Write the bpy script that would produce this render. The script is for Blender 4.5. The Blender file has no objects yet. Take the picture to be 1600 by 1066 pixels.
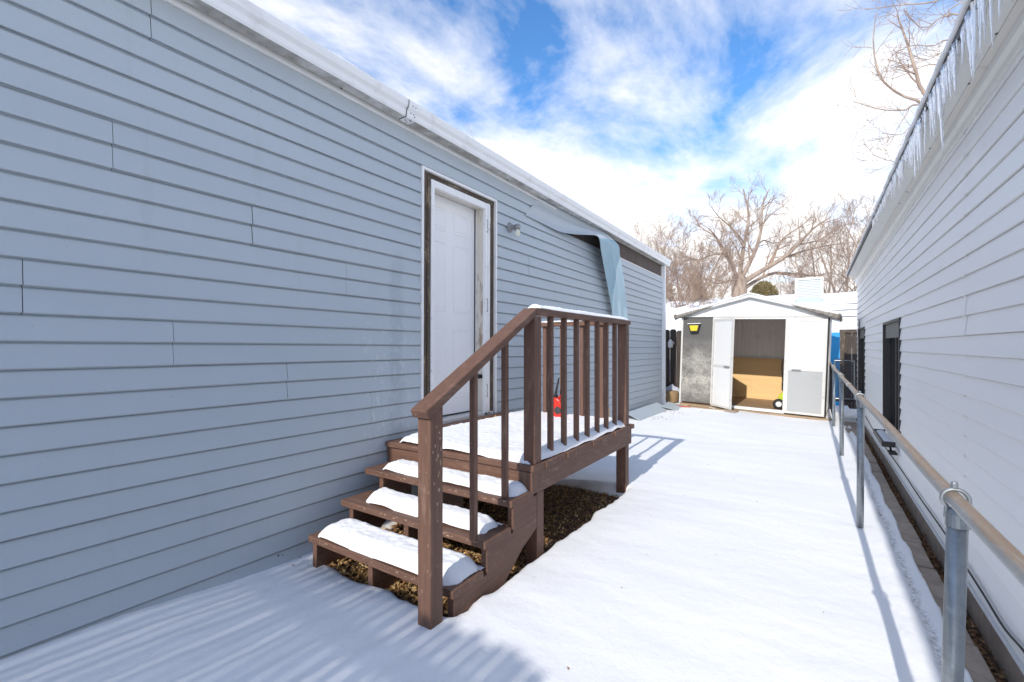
import bpy, math, random
from mathutils import Vector, Matrix, noise as mn
random.seed(7)
R = math.radians
S = bpy.context.scene
COL = S.collection

# ------------------------------------------------------------------ camera
F_PX, HORIZ = 711.0, 541.0
YAW = R(33.64)
cs, sn = math.cos(YAW), math.sin(YAW)
cd = bpy.data.cameras.new('camera'); cam = bpy.data.objects.new('camera', cd); COL.objects.link(cam)
cam.location = (0, 0, 0); cam.rotation_euler = (R(90), 0, YAW)
cd.sensor_width = 36; cd.lens = 36*F_PX/1600; cd.shift_y = -(533-HORIZ)/1600*1.0
cd.clip_start = .02; cd.clip_end = 2000
S.camera = cam

# ------------------------------------------------------------------ light
SUN_EL = R(32.6); SUN_DX = -0.020          # light travels towards +Y, a touch towards -X
sd = bpy.data.lights.new('sun', 'SUN'); sun = bpy.data.objects.new('sun', sd); COL.objects.link(sun)
sd.energy = 2.0; sd.angle = R(.53); sd.color = (1, .95, .87)
ldir = Vector((SUN_DX, 1, -math.tan(SUN_EL)*math.hypot(1, SUN_DX))).normalized()
sun.rotation_euler = ldir.to_track_quat('-Z', 'Y').to_euler()
sun.location = (0, -20, 15)

W = bpy.data.worlds.new('World'); S.world = W; W.use_nodes = True
nt = W.node_tree; N = nt.nodes; L = nt.links
for n in list(N): N.remove(n)
out = N.new('ShaderNodeOutputWorld'); bg = N.new('ShaderNodeBackground')
bg.inputs['Strength'].default_value = .15
sky = N.new('ShaderNodeTexSky'); sky.sky_type = 'NISHITA'; sky.sun_disc = False
sky.sun_elevation = SUN_EL; sky.sun_rotation = math.atan2(-ldir.x, -ldir.y)
sky.altitude = 1600; sky.air_density = 1.0; sky.dust_density = .3; sky.ozone_density = 2.5
hs = N.new('ShaderNodeHueSaturation'); hs.inputs['Saturation'].default_value = 1.2; hs.inputs['Value'].default_value = 1.02
L.new(sky.outputs[0], hs.inputs['Color'])
tc = N.new('ShaderNodeTexCoord'); sx = N.new('ShaderNodeSeparateXYZ'); L.new(tc.outputs['Generated'], sx.inputs[0])
def wm(op, a, b=None, c=None):
    n = N.new('ShaderNodeMath'); n.operation = op
    for i, v in enumerate((a, b, c)):
        if v is None: continue
        if isinstance(v, (int, float)): n.inputs[i].default_value = v
        else: L.new(v, n.inputs[i])
    return n.outputs[0]
zc = wm('ADD', wm('MAXIMUM', sx.outputs[2], 0.0), .12)
cx = wm('DIVIDE', sx.outputs[0], zc); cy = wm('DIVIDE', sx.outputs[1], zc)
cb = N.new('ShaderNodeCombineXYZ'); L.new(cx, cb.inputs[0]); L.new(cy, cb.inputs[1])
mp = N.new('ShaderNodeMapping'); L.new(cb.outputs[0], mp.inputs[0])
mp.inputs['Location'].default_value = (2.2, 21.4, 0); mp.inputs['Rotation'].default_value = (0, 0, 0); mp.inputs['Scale'].default_value = (1.0, .62, 1)
n1 = N.new('ShaderNodeTexNoise'); L.new(mp.outputs[0], n1.inputs['Vector'])
n1.inputs['Scale'].default_value = 1.9; n1.inputs['Detail'].default_value = 9; n1.inputs['Roughness'].default_value = .62; n1.inputs['Distortion'].default_value = .35
n2 = N.new('ShaderNodeTexNoise'); L.new(mp.outputs[0], n2.inputs['Vector'])
n2.inputs['Scale'].default_value = 5.5; n2.inputs['Detail'].default_value = 6; n2.inputs['Roughness'].default_value = .6
low = wm('MULTIPLY', wm('SUBTRACT', .52, wm('MINIMUM', sx.outputs[2], .56)), .62)       # more cloud towards the horizon
dens = wm('ADD', wm('ADD', n1.outputs[0], low), wm('MULTIPLY', wm('SUBTRACT', n2.outputs[0], .5), .16))
cr = N.new('ShaderNodeValToRGB'); L.new(dens, cr.inputs[0])
cr.color_ramp.elements[0].position = .40; cr.color_ramp.elements[0].color = (0, 0, 0, 1)
cr.color_ramp.elements[1].position = .70; cr.color_ramp.elements[1].color = (1, 1, 1, 1)
cc = N.new('ShaderNodeMixRGB'); L.new(n2.outputs[0], cc.inputs[0])
cc.inputs[1].default_value = (3.9, 3.9, 4.0, 1); cc.inputs[2].default_value = (5.1, 4.95, 4.8, 1)
mx = N.new('ShaderNodeMixRGB'); L.new(cr.outputs[0], mx.inputs[0]); L.new(hs.outputs[0], mx.inputs[1]); L.new(cc.outputs[0], mx.inputs[2])
L.new(mx.outputs[0], bg.inputs['Color']); L.new(bg.outputs[0], out.inputs[0])

S.view_settings.view_transform = 'Standard'; S.view_settings.look = 'None'
S.view_settings.exposure = 0.95; S.view_settings.gamma = 1; S.view_settings.use_curve_mapping = False
S.cycles.max_bounces = 8; S.cycles.diffuse_bounces = 4; S.cycles.glossy_bounces = 3; S.cycles.transmission_bounces = 6

# ------------------------------------------------------------------ pixel helpers (used to measure positions in metres)
def ray(px, py):
    u = (px-800)/F_PX; v = (HORIZ-py)/F_PX
    return Vector((-sn+u*cs, cs+u*sn, v))
def at(px, py, X=None, Y=None, Z=None, t=None):
    d = ray(px, py)
    if X is not None: t = X/d.x
    elif Y is not None: t = Y/d.y
    elif Z is not None: t = Z/d.z
    return d*t

# ------------------------------------------------------------------ materials
def srgb(r, g, b):
    f = lambda c: ((c/255+.055)/1.055)**2.4 if c > 10 else c/255/12.92
    return (f(r), f(g), f(b), 1)
class MT:
    def __init__(s, name, col, rough=.6, metal=0., spec=.5):
        s.m = bpy.data.materials.new(name); s.m.use_nodes = True
        s.nt = s.m.node_tree; s.b = s.nt.nodes['Principled BSDF']
        s.b.inputs['Base Color'].default_value = (*col[:3], 1); s.b.inputs['Roughness'].default_value = rough
        s.b.inputs['Metallic'].default_value = metal; s.b.inputs['Specular IOR Level'].default_value = spec
        s.tc = s.nt.nodes.new('ShaderNodeTexCoord'); s.col = None; s.c0 = (*col[:3], 1); s.nrm = None
    def noise(s, scale=(1, 1, 1), sc=5, det=5, rough=.55, dist=0, loc=(0, 0, 0), gen='Object'):
        mp = s.nt.nodes.new('ShaderNodeMapping'); s.nt.links.new(s.tc.outputs[gen], mp.inputs[0])
        mp.inputs['Scale'].default_value = scale; mp.inputs['Location'].default_value = loc
        n = s.nt.nodes.new('ShaderNodeTexNoise'); s.nt.links.new(mp.outputs[0], n.inputs['Vector'])
        n.inputs['Scale'].default_value = sc; n.inputs['Detail'].default_value = det
        n.inputs['Roughness'].default_value = rough; n.inputs['Distortion'].default_value = dist
        return n.outputs[0]
    def ramp(s, src, p0, p1, a=0, b=1):
        r = s.nt.nodes.new('ShaderNodeMapRange'); s.nt.links.new(src, r.inputs[0])
        r.inputs[1].default_value = p0; r.inputs[2].default_value = p1; r.inputs[3].default_value = a; r.inputs[4].default_value = b
        return r.outputs[0]
    def math(s, op, a, b):
        n = s.nt.nodes.new('ShaderNodeMath'); n.operation = op
        for i, v in enumerate((a, b)):
            if isinstance(v, (int, float)): n.inputs[i].default_value = v
            else: s.nt.links.new(v, n.inputs[i])
        return n.outputs[0]
    def mix(s, fac, col):
        n = s.nt.nodes.new('ShaderNodeMixRGB')
        if isinstance(fac, (int, float)): n.inputs[0].default_value = fac
        else: s.nt.links.new(fac, n.inputs[0])
        if s.col: s.nt.links.new(s.col, n.inputs[1])
        else: n.inputs[1].default_value = s.c0
        n.inputs[2].default_value = (*col[:3], 1)
        s.col = n.outputs[0]; s.nt.links.new(s.col, s.b.inputs['Base Color']); return s
    def bump(s, src, strength=.3, dist=.01):
        n = s.nt.nodes.new('ShaderNodeBump'); n.inputs['Strength'].default_value = strength; n.inputs['Distance'].default_value = dist
        s.nt.links.new(src, n.inputs['Height'])
        if s.nrm: s.nt.links.new(s.nrm, n.inputs['Normal'])
        s.nrm = n.outputs[0]; s.nt.links.new(s.nrm, s.b.inputs['Normal']); return s
    def xyz(s, i):
        n = s.nt.nodes.new('ShaderNodeSeparateXYZ'); s.nt.links.new(s.tc.outputs['Object'], n.inputs[0]); return n.outputs[i]
M = {}
# blue siding
m = MT('blue_siding', (.475, .53, .568), .42); M['blue'] = m.m
m.mix(m.ramp(m.noise((1, .25, 1), 2.2, 4), .35, .75, 0, .45), (.41, .465, .515))
m.mix(m.ramp(m.noise((1, 3, .6), 3.0, 6, .65), .55, .8, 0, .35), (.51, .565, .61))
m.mix(m.ramp(m.noise((1, 1, 1), 70, 2), .72, .78, 0, .55), (.2, .23, .25))
# damp run and chalky splashes left of the door (marks on the paint itself)
yy_ = m.math('ADD', m.xyz(1), m.math('MULTIPLY', m.math('SUBTRACT', m.noise((1, 1, .6), 7, 5, .7), .5), .16))
st = m.ramp(m.math('ABSOLUTE', m.math('SUBTRACT', yy_, 2.43), 0), .045, .085, 1, 0)
zf_ = m.math('MULTIPLY', m.ramp(m.xyz(2), .55, .75, 0, 1), m.ramp(m.xyz(2), 2.0, 2.2, 1, 0))
m.mix(m.math('MULTIPLY', m.math('MULTIPLY', st, zf_), .55), (.36, .41, .45))
sp2 = m.ramp(m.math('ABSOLUTE', m.math('SUBTRACT', m.xyz(1), 2.36), 0), .16, .34, 1, 0)
m.mix(m.math('MULTIPLY', m.math('MULTIPLY', sp2, m.ramp(m.xyz(2), 1.5, 1.9, 1, 0)), m.ramp(m.noise((1, 1.6, 1), 16, 7, .75, .4), .55, .60, 0, .38)), (.72, .75, .76))
# faint grime runs
m.mix(m.math('MULTIPLY', m.ramp(m.noise((1, 1.8, .12), 4.5, 6, .7, loc=(0, 9, 0)), .60, .72), .22), (.34, .36, .36))
m.bump(m.noise((1, .12, 1), 120, 3), .12, .002).bump(m.noise((1, .5, 1), 5, 3), .22, .008)
# deeper and paler blue for the hanging end of the loose strip
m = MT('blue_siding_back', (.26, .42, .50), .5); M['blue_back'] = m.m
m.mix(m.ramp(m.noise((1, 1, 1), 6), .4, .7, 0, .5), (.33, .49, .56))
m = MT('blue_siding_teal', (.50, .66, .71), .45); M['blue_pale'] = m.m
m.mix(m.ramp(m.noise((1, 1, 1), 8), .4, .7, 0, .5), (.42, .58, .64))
# white siding
m = MT('white_siding', (.88, .88, .87), .45); M['white_siding'] = m.m
m.mix(m.ramp(m.noise((1, .3, 1), 1.6, 5), .4, .75, 0, .35), (.79, .79, .79))
m.mix(m.ramp(m.noise((1, 1, 1), 60, 2), .74, .8, 0, .3), (.4, .4, .42))
m.bump(m.noise((1, .12, 1), 110, 3), .10, .002)
# painted brown wood
def wood(name, base, light, dark, axis, worn=.5, rough=.62, sc=1.0):
    k = {'x': (.06, 1, 1), 'y': (1, .06, 1), 'z': (1, 1, .06)}[axis]
    m = MT(name, base, rough)
    m.mix(m.ramp(m.noise(k, 60*sc, 4), .35, .7, 0, .6), dark)
    m.mix(m.ramp(m.noise((k[0]*3 if k[0]<1 else 1, k[1]*3 if k[1]<1 else 1, k[2]*3 if k[2]<1 else 1), 22*sc, 6, .7), .56, .72, 0, worn), light)
    if worn > .3: m.mix(m.ramp(m.noise((1, 1, .6), 34, 6, .8, loc=(5, 5, 5)), .605, .66, 0, worn*.9), tuple(min(.7, c*1.25) for c in light))
    m.bump(m.noise(k, 90*sc, 4), .35, .003).bump(m.noise((1, 1, 1), 30, 3), .15, .002)
    return m
BR = ((.165, .085, .056), (.34, .225, .165), (.085, .044, .031))
for a in 'xyz': M['brown_'+a] = wood('brown_painted_wood_'+a, *BR, a).m
M['grey_wood'] = wood('weathered_grey_wood', (.12, .088, .062), (.48, .38, .25), (.025, .02, .016), 'z', .9, .8).m
M['grey_wood_y'] = wood('weathered_grey_wood_y', (.10, .072, .052), (.42, .34, .25), (.02, .016, .013), 'y', .8, .8).m
M['dark_fence'] = wood('dark_fence_wood', (.085, .065, .055), (.16, .13, .115), (.03, .022, .018), 'z', .6, .85, .5).m
m = wood('peeling_jamb', (.74, .70, .62), (.40, .29, .20), (.60, .55, .46), 'z', .0); 
m.mix(m.ramp(m.noise((1.2, 1.2, .28), 9, 6, .6, loc=(3, 1, 2)), .53, .60, 0, .9), (.33, .22, .145)); M['jamb'] = m.m
m = wood('plywood', (.84, .58, .28), (.90, .68, .40), (.72, .44, .18), 'x', .6, .6, .12); M['plywood'] = m.m
M['plank_x'] = wood('floor_plank', (.36, .23, .13), (.5, .36, .22), (.2, .13, .08), 'x', .6, .7, .3).m
M['tan_wood'] = wood('tan_plinth_wood', (.42, .30, .19), (.62, .50, .36), (.2, .14, .09), 'x', .6, .8, .4).m
M['sheath'] = wood('brown_sheathing', (.10, .075, .065), (.18, .14, .125), (.05, .038, .034), 'z', .5, .8, .4).m
# white paints
def white(name, c, dirt=.3, dcol=(.42, .38, .32), sc=6, rough=.45, th=.55):
    m = MT(name, c, rough); m.mix(m.ramp(m.noise((1, 1, 1), sc, 7, .68), th, th+.2, 0, dirt), dcol)
    m.bump(m.noise((1, 1, 1), 50, 2), .06, .002); return m
M['white'] = white('white_paint', (.84, .84, .82), .35).m
M['white_trim'] = white('white_trim', (.87, .87, .86), .25, sc=12).m
M['door_white'] = white('door_white', (.88, .88, .87), .12, (.6, .6, .6), 3).m
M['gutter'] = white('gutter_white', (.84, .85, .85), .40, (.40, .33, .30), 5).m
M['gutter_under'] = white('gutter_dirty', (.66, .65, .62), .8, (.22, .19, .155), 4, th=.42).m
M['beige'] = white('beige_trim', (.74, .71, .65), .5, (.36, .31, .25), 9).m
M['soffit'] = white('soffit_white', (.82, .81, .77), .15, (.5, .48, .42), 4).m
# snow
def snow(name, dirt=False):
    m = MT(name, (.91, .91, .915), .75, spec=.25)
    m.b.inputs['Subsurface Weight'].default_value = .0
    m.bump(m.noise((1, 1, 1), 160, 3, .7), .32, .004).bump(m.noise((1, 1, 1), 26, 4), .25, .012)
    return m
m = snow('snow'); M['snow'] = m.m
m = snow('snow_ground')
dx = m.math('ABSOLUTE', m.math('SUBTRACT', m.math('ADD', m.xyz(0), m.math('MULTIPLY', m.math('SUBTRACT', m.noise((1, 1, 1), 7, 2), .5), .05)), .415), 0)
band = m.ramp(dx, .004, .026, 1, 0)
yw = m.ramp(m.xyz(1), 7.0, 9.0, 1, 0)
m.mix(m.math('MULTIPLY', m.math('MULTIPLY', band, yw), m.ramp(m.noise((1, 1, 1), 55, 4, .7), .42, .62, 0, .75)), (.30, .27, .25))
m.mix(m.ramp(m.noise((1, 1, 1), 24, 2, .5, loc=(4, 2, 0)), .80, .82, 0, .5), (.35, .3, .25)); M['snow_ground'] = m.m
# ground under the deck
m = MT('leaf_mould', (.10, .062, .038), .95); M['soil'] = m.m
m.mix(m.ramp(m.noise((1, 1, 1), 45, 5, .7), .45, .65, 0, .9), (.15, .085, .05)); m.mix(m.ramp(m.noise((1, 1, 1), 95, 4, .7), .6, .7, 0, .7), (.26, .17, .10))
m.bump(m.noise((1, 1, 1), 60, 5, .8), .9, .03)
for i, c in enumerate([(.50, .31, .12), (.36, .20, .08), (.24, .125, .06), (.60, .42, .20)]):
    m = MT('leaf_%s' % 'abcd'[i], c, .7); m.mix(m.ramp(m.noise((1, 1, 1), 30), .4, .7, 0, .6), (c[0]*.5, c[1]*.45, c[2]*.4)); M['leaf%d' % i] = m.m
m = MT('concrete', (.42, .34, .27), .9); M['concrete'] = m.m
m.mix(m.ramp(m.noise((1, 1, 1), 9, 7, .7), .4, .7, 0, .7), (.23, .185, .15)); m.bump(m.noise((1, 1, 1), 80, 4), .5, .004)
m = MT('galvanised', (.36, .39, .41), .42, .75); M['galv'] = m.m
m.mix(m.ramp(m.noise((1, 1, 1), 22, 5, .65), .4, .7, 0, .7), (.24, .26, .27)); m.mix(m.ramp(m.noise((1, 1, .5), 70, 3), .62, .7, 0, .5), (.55, .58, .6)); m.bump(m.noise((1, 1, 1), 60), .08, .002)
m = MT('rusty_rail', (.40, .42, .43), .5, .55); M['rail'] = m.m
nz = m.nt.nodes.new('ShaderNodeNewGeometry'); sp_ = m.nt.nodes.new('ShaderNodeSeparateXYZ'); m.nt.links.new(nz.outputs['Normal'], sp_.inputs[0])
ux = m.math('ADD', sp_.outputs[2], m.math('MULTIPLY', m.math('SUBTRACT', m.noise((1, .22, 1), 26, 6, .75), .5), 1.5))
m.mix(m.ramp(ux, .42, .80, 0, .85), (.40, .27, .165)); m.mix(m.ramp(m.noise((1, .15, 1), 90, 5, .75), .52, .66, 0, .5), (.52, .48, .42))
# shed metals
m = MT('shed_grey_metal', (.115, .11, .105), .6, .15); M['shed_grey'] = m.m
zz1 = m.ramp(m.math('ABSOLUTE', m.math('SUBTRACT', m.xyz(2), .62), 0), .15, .75, 1, 0)
m.mix(m.math('MULTIPLY', zz1, m.ramp(m.noise((1, 1, 1.6), 2.6, 8, .7, loc=(1.3, 0, .6)), .36, .60, .1, 1)), (.50, .475, .42))
m.mix(m.ramp(m.noise((1, 1, 1), 26, 4, .8), .50, .62, 0, .7), (.09, .087, .083))
M['shed_white'] = white('shed_white', (.80, .80, .79), .25, (.5, .48, .44), 5).m
M['shed_trim'] = white('shed_trim', (.66, .65, .62), .6, (.35, .32, .28), 9).m
M['shed_panel'] = white('shed_aged_panel', (.42, .43, .43), .4, (.36, .36, .35), 5).m
M['shed_in'] = white('shed_inside_metal', (.86, .83, .77), .3, (.30, .27, .24), 4).m
M['roof_edge'] = white('roof_edge_grey', (.30, .275, .245), .9, (.11, .095, .08), 16, rough=.85, th=.42).m
def flat(name, c, rough=.5, metal=0, sp=.5):
    m = MT(name, c, rough, metal, sp); m.mix(m.ramp(m.noise((1, 1, 1), 18, 4), .4, .7, 0, .35), tuple(x*.7 for x in c)); return m.m
M['black'] = flat('black_rubber', (.018, .018, .02)); M['dark'] = flat('dark_metal', (.05, .05, .055), .5)
M['win_frame'] = flat('window_frame_dark', (.055, .052, .05), .5); M['shutter'] = flat('window_grey_head', (.20, .20, .18), .7)
m = MT('window_glass', (.012, .014, .018), .06, 0, .6); M['glass'] = m.m
M['red'] = flat('red_plastic', (.62, .03, .015), .4); M['yellow'] = flat('yellow_plastic', (.80, .58, .03), .45)
M['lime'] = flat('lime_plastic', (.55, .65, .03), .45); M['cyan'] = flat('blue_plastic', (.03, .34, .72), .5)
M['bulb'] = flat('frosted_bulb', (.82, .80, .68), .3); M['lamp_metal'] = flat('lamp_metal', (.30, .30, .31), .5, .3)
M['brick'] = flat('red_brick', (.42, .14, .09), .9); M['mat_tan'] = flat('straw_mat', (.36, .25, .14), .95); M['pot'] = flat('tan_pot', (.30, .20, .10), .8)
M['bag'] = flat('grey_bag', (.48, .50, .58), .4); M['bark'] = None
m = MT('bark', (.42, .33, .26), .9); m.mix(m.ramp(m.noise((1, 1, .3), 8, 5), .4, .65, 0, .7), (.20, .15, .125)); m.bump(m.noise((1, 1, .2), 20, 4), .6, .03); M['bark'] = m.m
m = MT('twig', (.39, .29, .215), .9); M['twig'] = m.m
m.mix(m.ramp(m.noise((1, 1, 1), 1.2, 3), .4, .6, 0, .6), (.34, .24, .20))
M['ever'] = flat('evergreen', (.24, .19, .085), .9)
m = MT('ice', (.97, .98, 1.0), .12); m.b.inputs['Transmission Weight'].default_value = .78; m.b.inputs['IOR'].default_value = 1.31; m.bump(m.noise((1, 1, 1), 45, 2), .4, .006); M['ice'] = m.m
M['chip'] = flat('bare_wood_chip', (.42, .30, .21), .8); M['cable'] = flat('black_cable', (.015, .015, .017), .5); M['cooler'] = white('cooler_panel', (.40, .46, .49), .4, (.45, .48, .5), 10).m

# ------------------------------------------------------------------ mesh builder
ORG = {}
class MB:
    def __init__(s): s.v = []; s.f = []; s.mi = []; s.cur = 0
    def add(s, vs, fs):
        o = len(s.v); s.v += [tuple(v) for v in vs]; s.f += [tuple(i+o for i in f) for f in fs]; s.mi += [s.cur]*len(fs)
        return s
    def box(s, x0, x1, y0, y1, z0, z1):
        return s.add([(x0, y0, z0), (x1, y0, z0), (x1, y1, z0), (x0, y1, z0), (x0, y0, z1), (x1, y0, z1), (x1, y1, z1), (x0, y1, z1)],
                     [(0, 3, 2, 1), (4, 5, 6, 7), (0, 1, 5, 4), (1, 2, 6, 5), (2, 3, 7, 6), (3, 0, 4, 7)])
    def obox(s, c, ax, ay, az):
        c = Vector(c); ax, ay, az = Vector(ax), Vector(ay), Vector(az); vs = []
        for k in (-1, 1):
            for i, j in ((-1, -1), (1, -1), (1, 1), (-1, 1)): vs.append(c+ax*i+ay*j+az*k)
        return s.add(vs, [(0, 3, 2, 1), (4, 5, 6, 7), (0, 1, 5, 4), (1, 2, 6, 5), (2, 3, 7, 6), (3, 0, 4, 7)])
    def prism(s, prof, axis, a, b, caps=True, close=True):
        """prof: 2D points; axis 'y': prof=(x,z); axis 'x': prof=(y,z); axis 'z': prof=(x,y)"""
        def P(p, w): return (p[0], w, p[1]) if axis == 'y' else ((w, p[0], p[1]) if axis == 'x' else (p[0], p[1], w))
        n = len(prof); vs = [P(p, a) for p in prof]+[P(p, b) for p in prof]
        fs = [(i, (i+1) % n, n+(i+1) % n, n+i) for i in range(n if close else n-1)]
        if caps and close: fs += [tuple(range(n-1, -1, -1)), tuple(range(n, 2*n))]
        return s.add(vs, fs)
    def tube(s, pts, rad, n=8, cap=True):
        pts = [Vector(p) for p in pts]; m = len(pts)
        if not hasattr(rad, '__len__'): rad = [rad]*m
        vs = []; up = None
        for i, p in enumerate(pts):
            d = (pts[min(i+1, m-1)]-pts[max(i-1, 0)])
            d = d.normalized() if d.length > 1e-9 else Vector((0, 0, 1))
            if up is None: up = d.orthogonal().normalized()
            up = (up-d*up.dot(d)); up = up.normalized() if up.length > 1e-6 else d.orthogonal().normalized()
            w = d.cross(up)
            for k in range(n):
                a = 2*math.pi*k/n; vs.append(p+(up*math.cos(a)+w*math.sin(a))*rad[i])
        fs = []
        for i in range(m-1):
            for k in range(n): fs.append((i*n+k, i*n+(k+1) % n, (i+1)*n+(k+1) % n, (i+1)*n+k))
        if cap: fs += [tuple(range(n-1, -1, -1)), tuple((m-1)*n+k for k in range(n))]
        return s.add(vs, fs)
    def lathe(s, prof, c, n=20, axis='z'):
        vs = []; fs = []; m = len(prof); c = Vector(c)
        for r, h in prof:
            for k in range(n):
                a = 2*math.pi*k/n; x, y = r*math.cos(a), r*math.sin(a)
                vs.append(c+Vector((x, y, h) if axis == 'z' else ((h, x, y) if axis == 'x' else (x, h, y))))
        for i in range(m-1):
            for k in range(n): fs.append((i*n+k, i*n+(k+1) % n, (i+1)*n+(k+1) % n, (i+1)*n+k))
        fs += [tuple(range(n-1, -1, -1)), tuple((m-1)*n+k for k in range(n))]
        return s.add(vs, fs)
    def build(s, name, mat, parent=None, bevel=0, smooth=False, org=None, auto=False):
        o3 = Vector((0, 0, 0))
        if parent is not None: o3 = ORG.get(parent.name, o3)
        if org is not None: o3 = Vector(org)
        me = bpy.data.meshes.new(name)
        me.from_pydata([(v[0]-o3.x, v[1]-o3.y, v[2]-o3.z) for v in s.v], [], s.f); me.validate()
        for mm in (mat if isinstance(mat, (list, tuple)) else [mat]): me.materials.append(mm)
        if isinstance(mat, (list, tuple)) and len(me.polygons) == len(s.mi): me.polygons.foreach_set('material_index', s.mi)
        if smooth: me.polygons.foreach_set('use_smooth', [True]*len(me.polygons))
        o = bpy.data.objects.new(name, me); COL.objects.link(o)
        if org is not None: o.location = o3
        if parent is not None: o.parent = parent; ORG[o.name] = o3
        if bevel:
            b = o.modifiers.new('bevel', 'BEVEL'); b.width = bevel; b.segments = 2; b.limit_method = 'ANGLE'; b.angle_limit = R(40)
        return o
def thing(name, label, cat, loc=(0, 0, 0), rot=(0, 0, 0), group=None):
    o = bpy.data.objects.new(name, None); COL.objects.link(o); o.empty_display_size = .1
    o.location = loc; o.rotation_euler = rot; o['label'] = label; o['category'] = cat
    if group: o['group'] = group
    ORG[o.name] = Vector(loc); return o
def tag(o, label=None, cat=None, group=None, kind=None):
    for k, v in (('label', label), ('category', cat), ('group', group), ('kind', kind)):
        if v: o[k] = v
    return o
def box(name, mat, parent, x0, x1, y0, y1, z0, z1, bevel=0, **k):
    return MB().box(x0, x1, y0, y1, z0, z1).build(name, mat, parent, bevel, **k)
def sst(a, b, x):
    t = max(0, min(1, (x-a)/(b-a))); return t*t*(3-2*t)
def fn(x, y, z=0, s=1): return mn.noise(Vector((x*s, y*s, z)))
def fbm(x, y, z, s, o=4):
    a = 0; k = 1
    for i in range(o): a += k*mn.noise(Vector((x*s, y*s, z+i*7.1))); s *= 2.03; k *= .5
    return a

# ================================================================== GROUND
def rect_sd(x, y, x0, x1, y0, y1):
    dx = max(x0-x, x-x1); dy = max(y0-y, y-y1)
    return math.hypot(max(dx, 0), max(dy, 0))+min(max(dx, dy), 0)
def snow_h(x, y):
    z = -1.238
    z -= .085*sst(1.3, 2.55, -x)*sst(.5, 1.7, y)*(1-sst(3.2, 6, y))
    z += .015*sst(6, 9, y)*sst(0, 2, -x)-.06*sst(7, 9.7, y)*sst(-1.6, 0.2, x)
    z += .022*fbm(x, y*.8, 3, .9, 2)+.005*fbm(x*.7, y*1.6, 1, 2.6, 3)+.0022*fbm(x, y, 5, 16, 3)
    # shallow ripples on the near left
    lf = sst(.8, 1.6, -x)*(1-sst(1.2, 1.8, y))
    z += lf*.006*math.sin((x*.93-y*.18)*38+2.2*fn(x, y, 0, 1.6))*(.35+.65*max(0, fn(x, y, 9, 2.3)+.3))
    # melt hollow under the stairs and deck
    wob = .035*fbm(x, y, 8, 4.5, 3)
    d = rect_sd(x, y, -2.56, -1.41, 1.69-.08*(x+2.37), 3.88)+wob*.8-.02*sst(2.3, 3.0, y)
    k = sst(-.02, .055, d)**.6
    z = z*k+(-1.42)*(1-k) if k < 1 else z
    # drip groove
    g = abs(x-(.415+.02*fn(0, y, 2, 2.5)))
    z -= .017*(1-sst(.004, .03, g))*(.35+.9*max(0, fn(x, y, 4, 30)+.35))*(1-sst(8, 9.5, y))
    z += .010*sst(.45, .33, x)*sst(.26, .33, x)
    # ragged right edge
    e = .508+.022*fbm(0, y, 6, 2.2, 4)-x
    k = sst(0, .03, e) if y < 9.6 else 1
    z = z*k+(-1.44)*(1-k) if k < 1 else z
    # back edge
    return z
def grid(name, xs, ys, hf, mat):
    mb = MB(); nx, ny = len(xs), len(ys)
    mb.v = [(x, y, hf(x, y)) for y in ys for x in xs]
    mb.f = [(j*nx+i, j*nx+i+1, (j+1)*nx+i+1, (j+1)*nx+i) for j in range(ny-1) for i in range(nx-1)]; mb.mi = [0]*len(mb.f)
    return mb.build(name, mat, smooth=True)
def steps(a, b, n): return [a+(b-a)*i/n for i in range(n+1)]
xs = steps(-2.74, -1.2, 62)+steps(-1.2, .3, 34)[1:]+steps(.3, .6, 36)[1:]
ys = steps(-9, 0, 40)+steps(0, 4.2, 170)[1:]+steps(4.2, 14, 190)[1:]
tag(grid('snow_ground', xs, ys, snow_h, M['snow_ground']), 'fresh snow covering the narrow yard between the two houses', kind='structure')
mb = MB(); mb.add([(-400, -400, -1.5), (400, -400, -1.5), (400, 400, -1.5), (-400, 400, -1.5)], [(0, 1, 2, 3)])
tag(mb.build('ground', M['snow']), 'snowy ground beyond the yard', kind='structure')
mb = MB(); mb.box(-2.74, .70, -9, 10.6, -1.49, -1.345)
tag(mb.build('soil', M['soil']), 'bare brown soil under the deck and beside the foundation', kind='structure')

def scatter(name, label, n, fx, size, mats, seed):
    rnd = random.Random(seed); mb = MB()
    for i in range(n):
        x, y, z = fx(rnd); s = size*rnd.uniform(.5, 1.3)
        a = rnd.uniform(0, 6.28); tl = Vector((rnd.uniform(-1, 1), rnd.uniform(-1, 1), rnd.uniform(.5, 1.6))).normalized()
        u = Vector((math.cos(a), math.sin(a), 0)); u = (u-tl*u.dot(tl)).normalized(); w = tl.cross(u)
        c = Vector((x, y, z+rnd.uniform(0, .012))); cu = rnd.uniform(-.35, .35)*s; wd = rnd.uniform(.3, .6)
        mb.cur = rnd.randrange(len(mats))
        mb.add([c-u*s, c-w*s*wd+tl*cu, c+u*s, c+w*s*wd+tl*cu, c+tl*cu*-.6], [(0, 1, 4), (1, 2, 4), (2, 3, 4), (3, 0, 4)])
    return tag(mb.build(name, mats), label, 'leaves', kind='stuff')
LF = [M['leaf0'], M['leaf1'], M['leaf2'], M['leaf3']]
scatter('leaf_litter', 'dry golden leaves lying on bare soil below the wooden steps', 5200, lambda r: (r.uniform(-2.68, -1.30), r.uniform(1.54, 2.36), -1.338), .017, LF, 1)
scatter('leaf_litter', 'dark brown mulch and crumbled leaves under the raised deck', 7500, lambda r: (r.uniform(-2.68, -1.34), r.uniform(2.3, 3.98), -1.338), .014, [M['leaf2'], M['leaf1'], M['leaf1'], M['leaf2'], M['leaf0'], M['leaf3']], 2)
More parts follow.
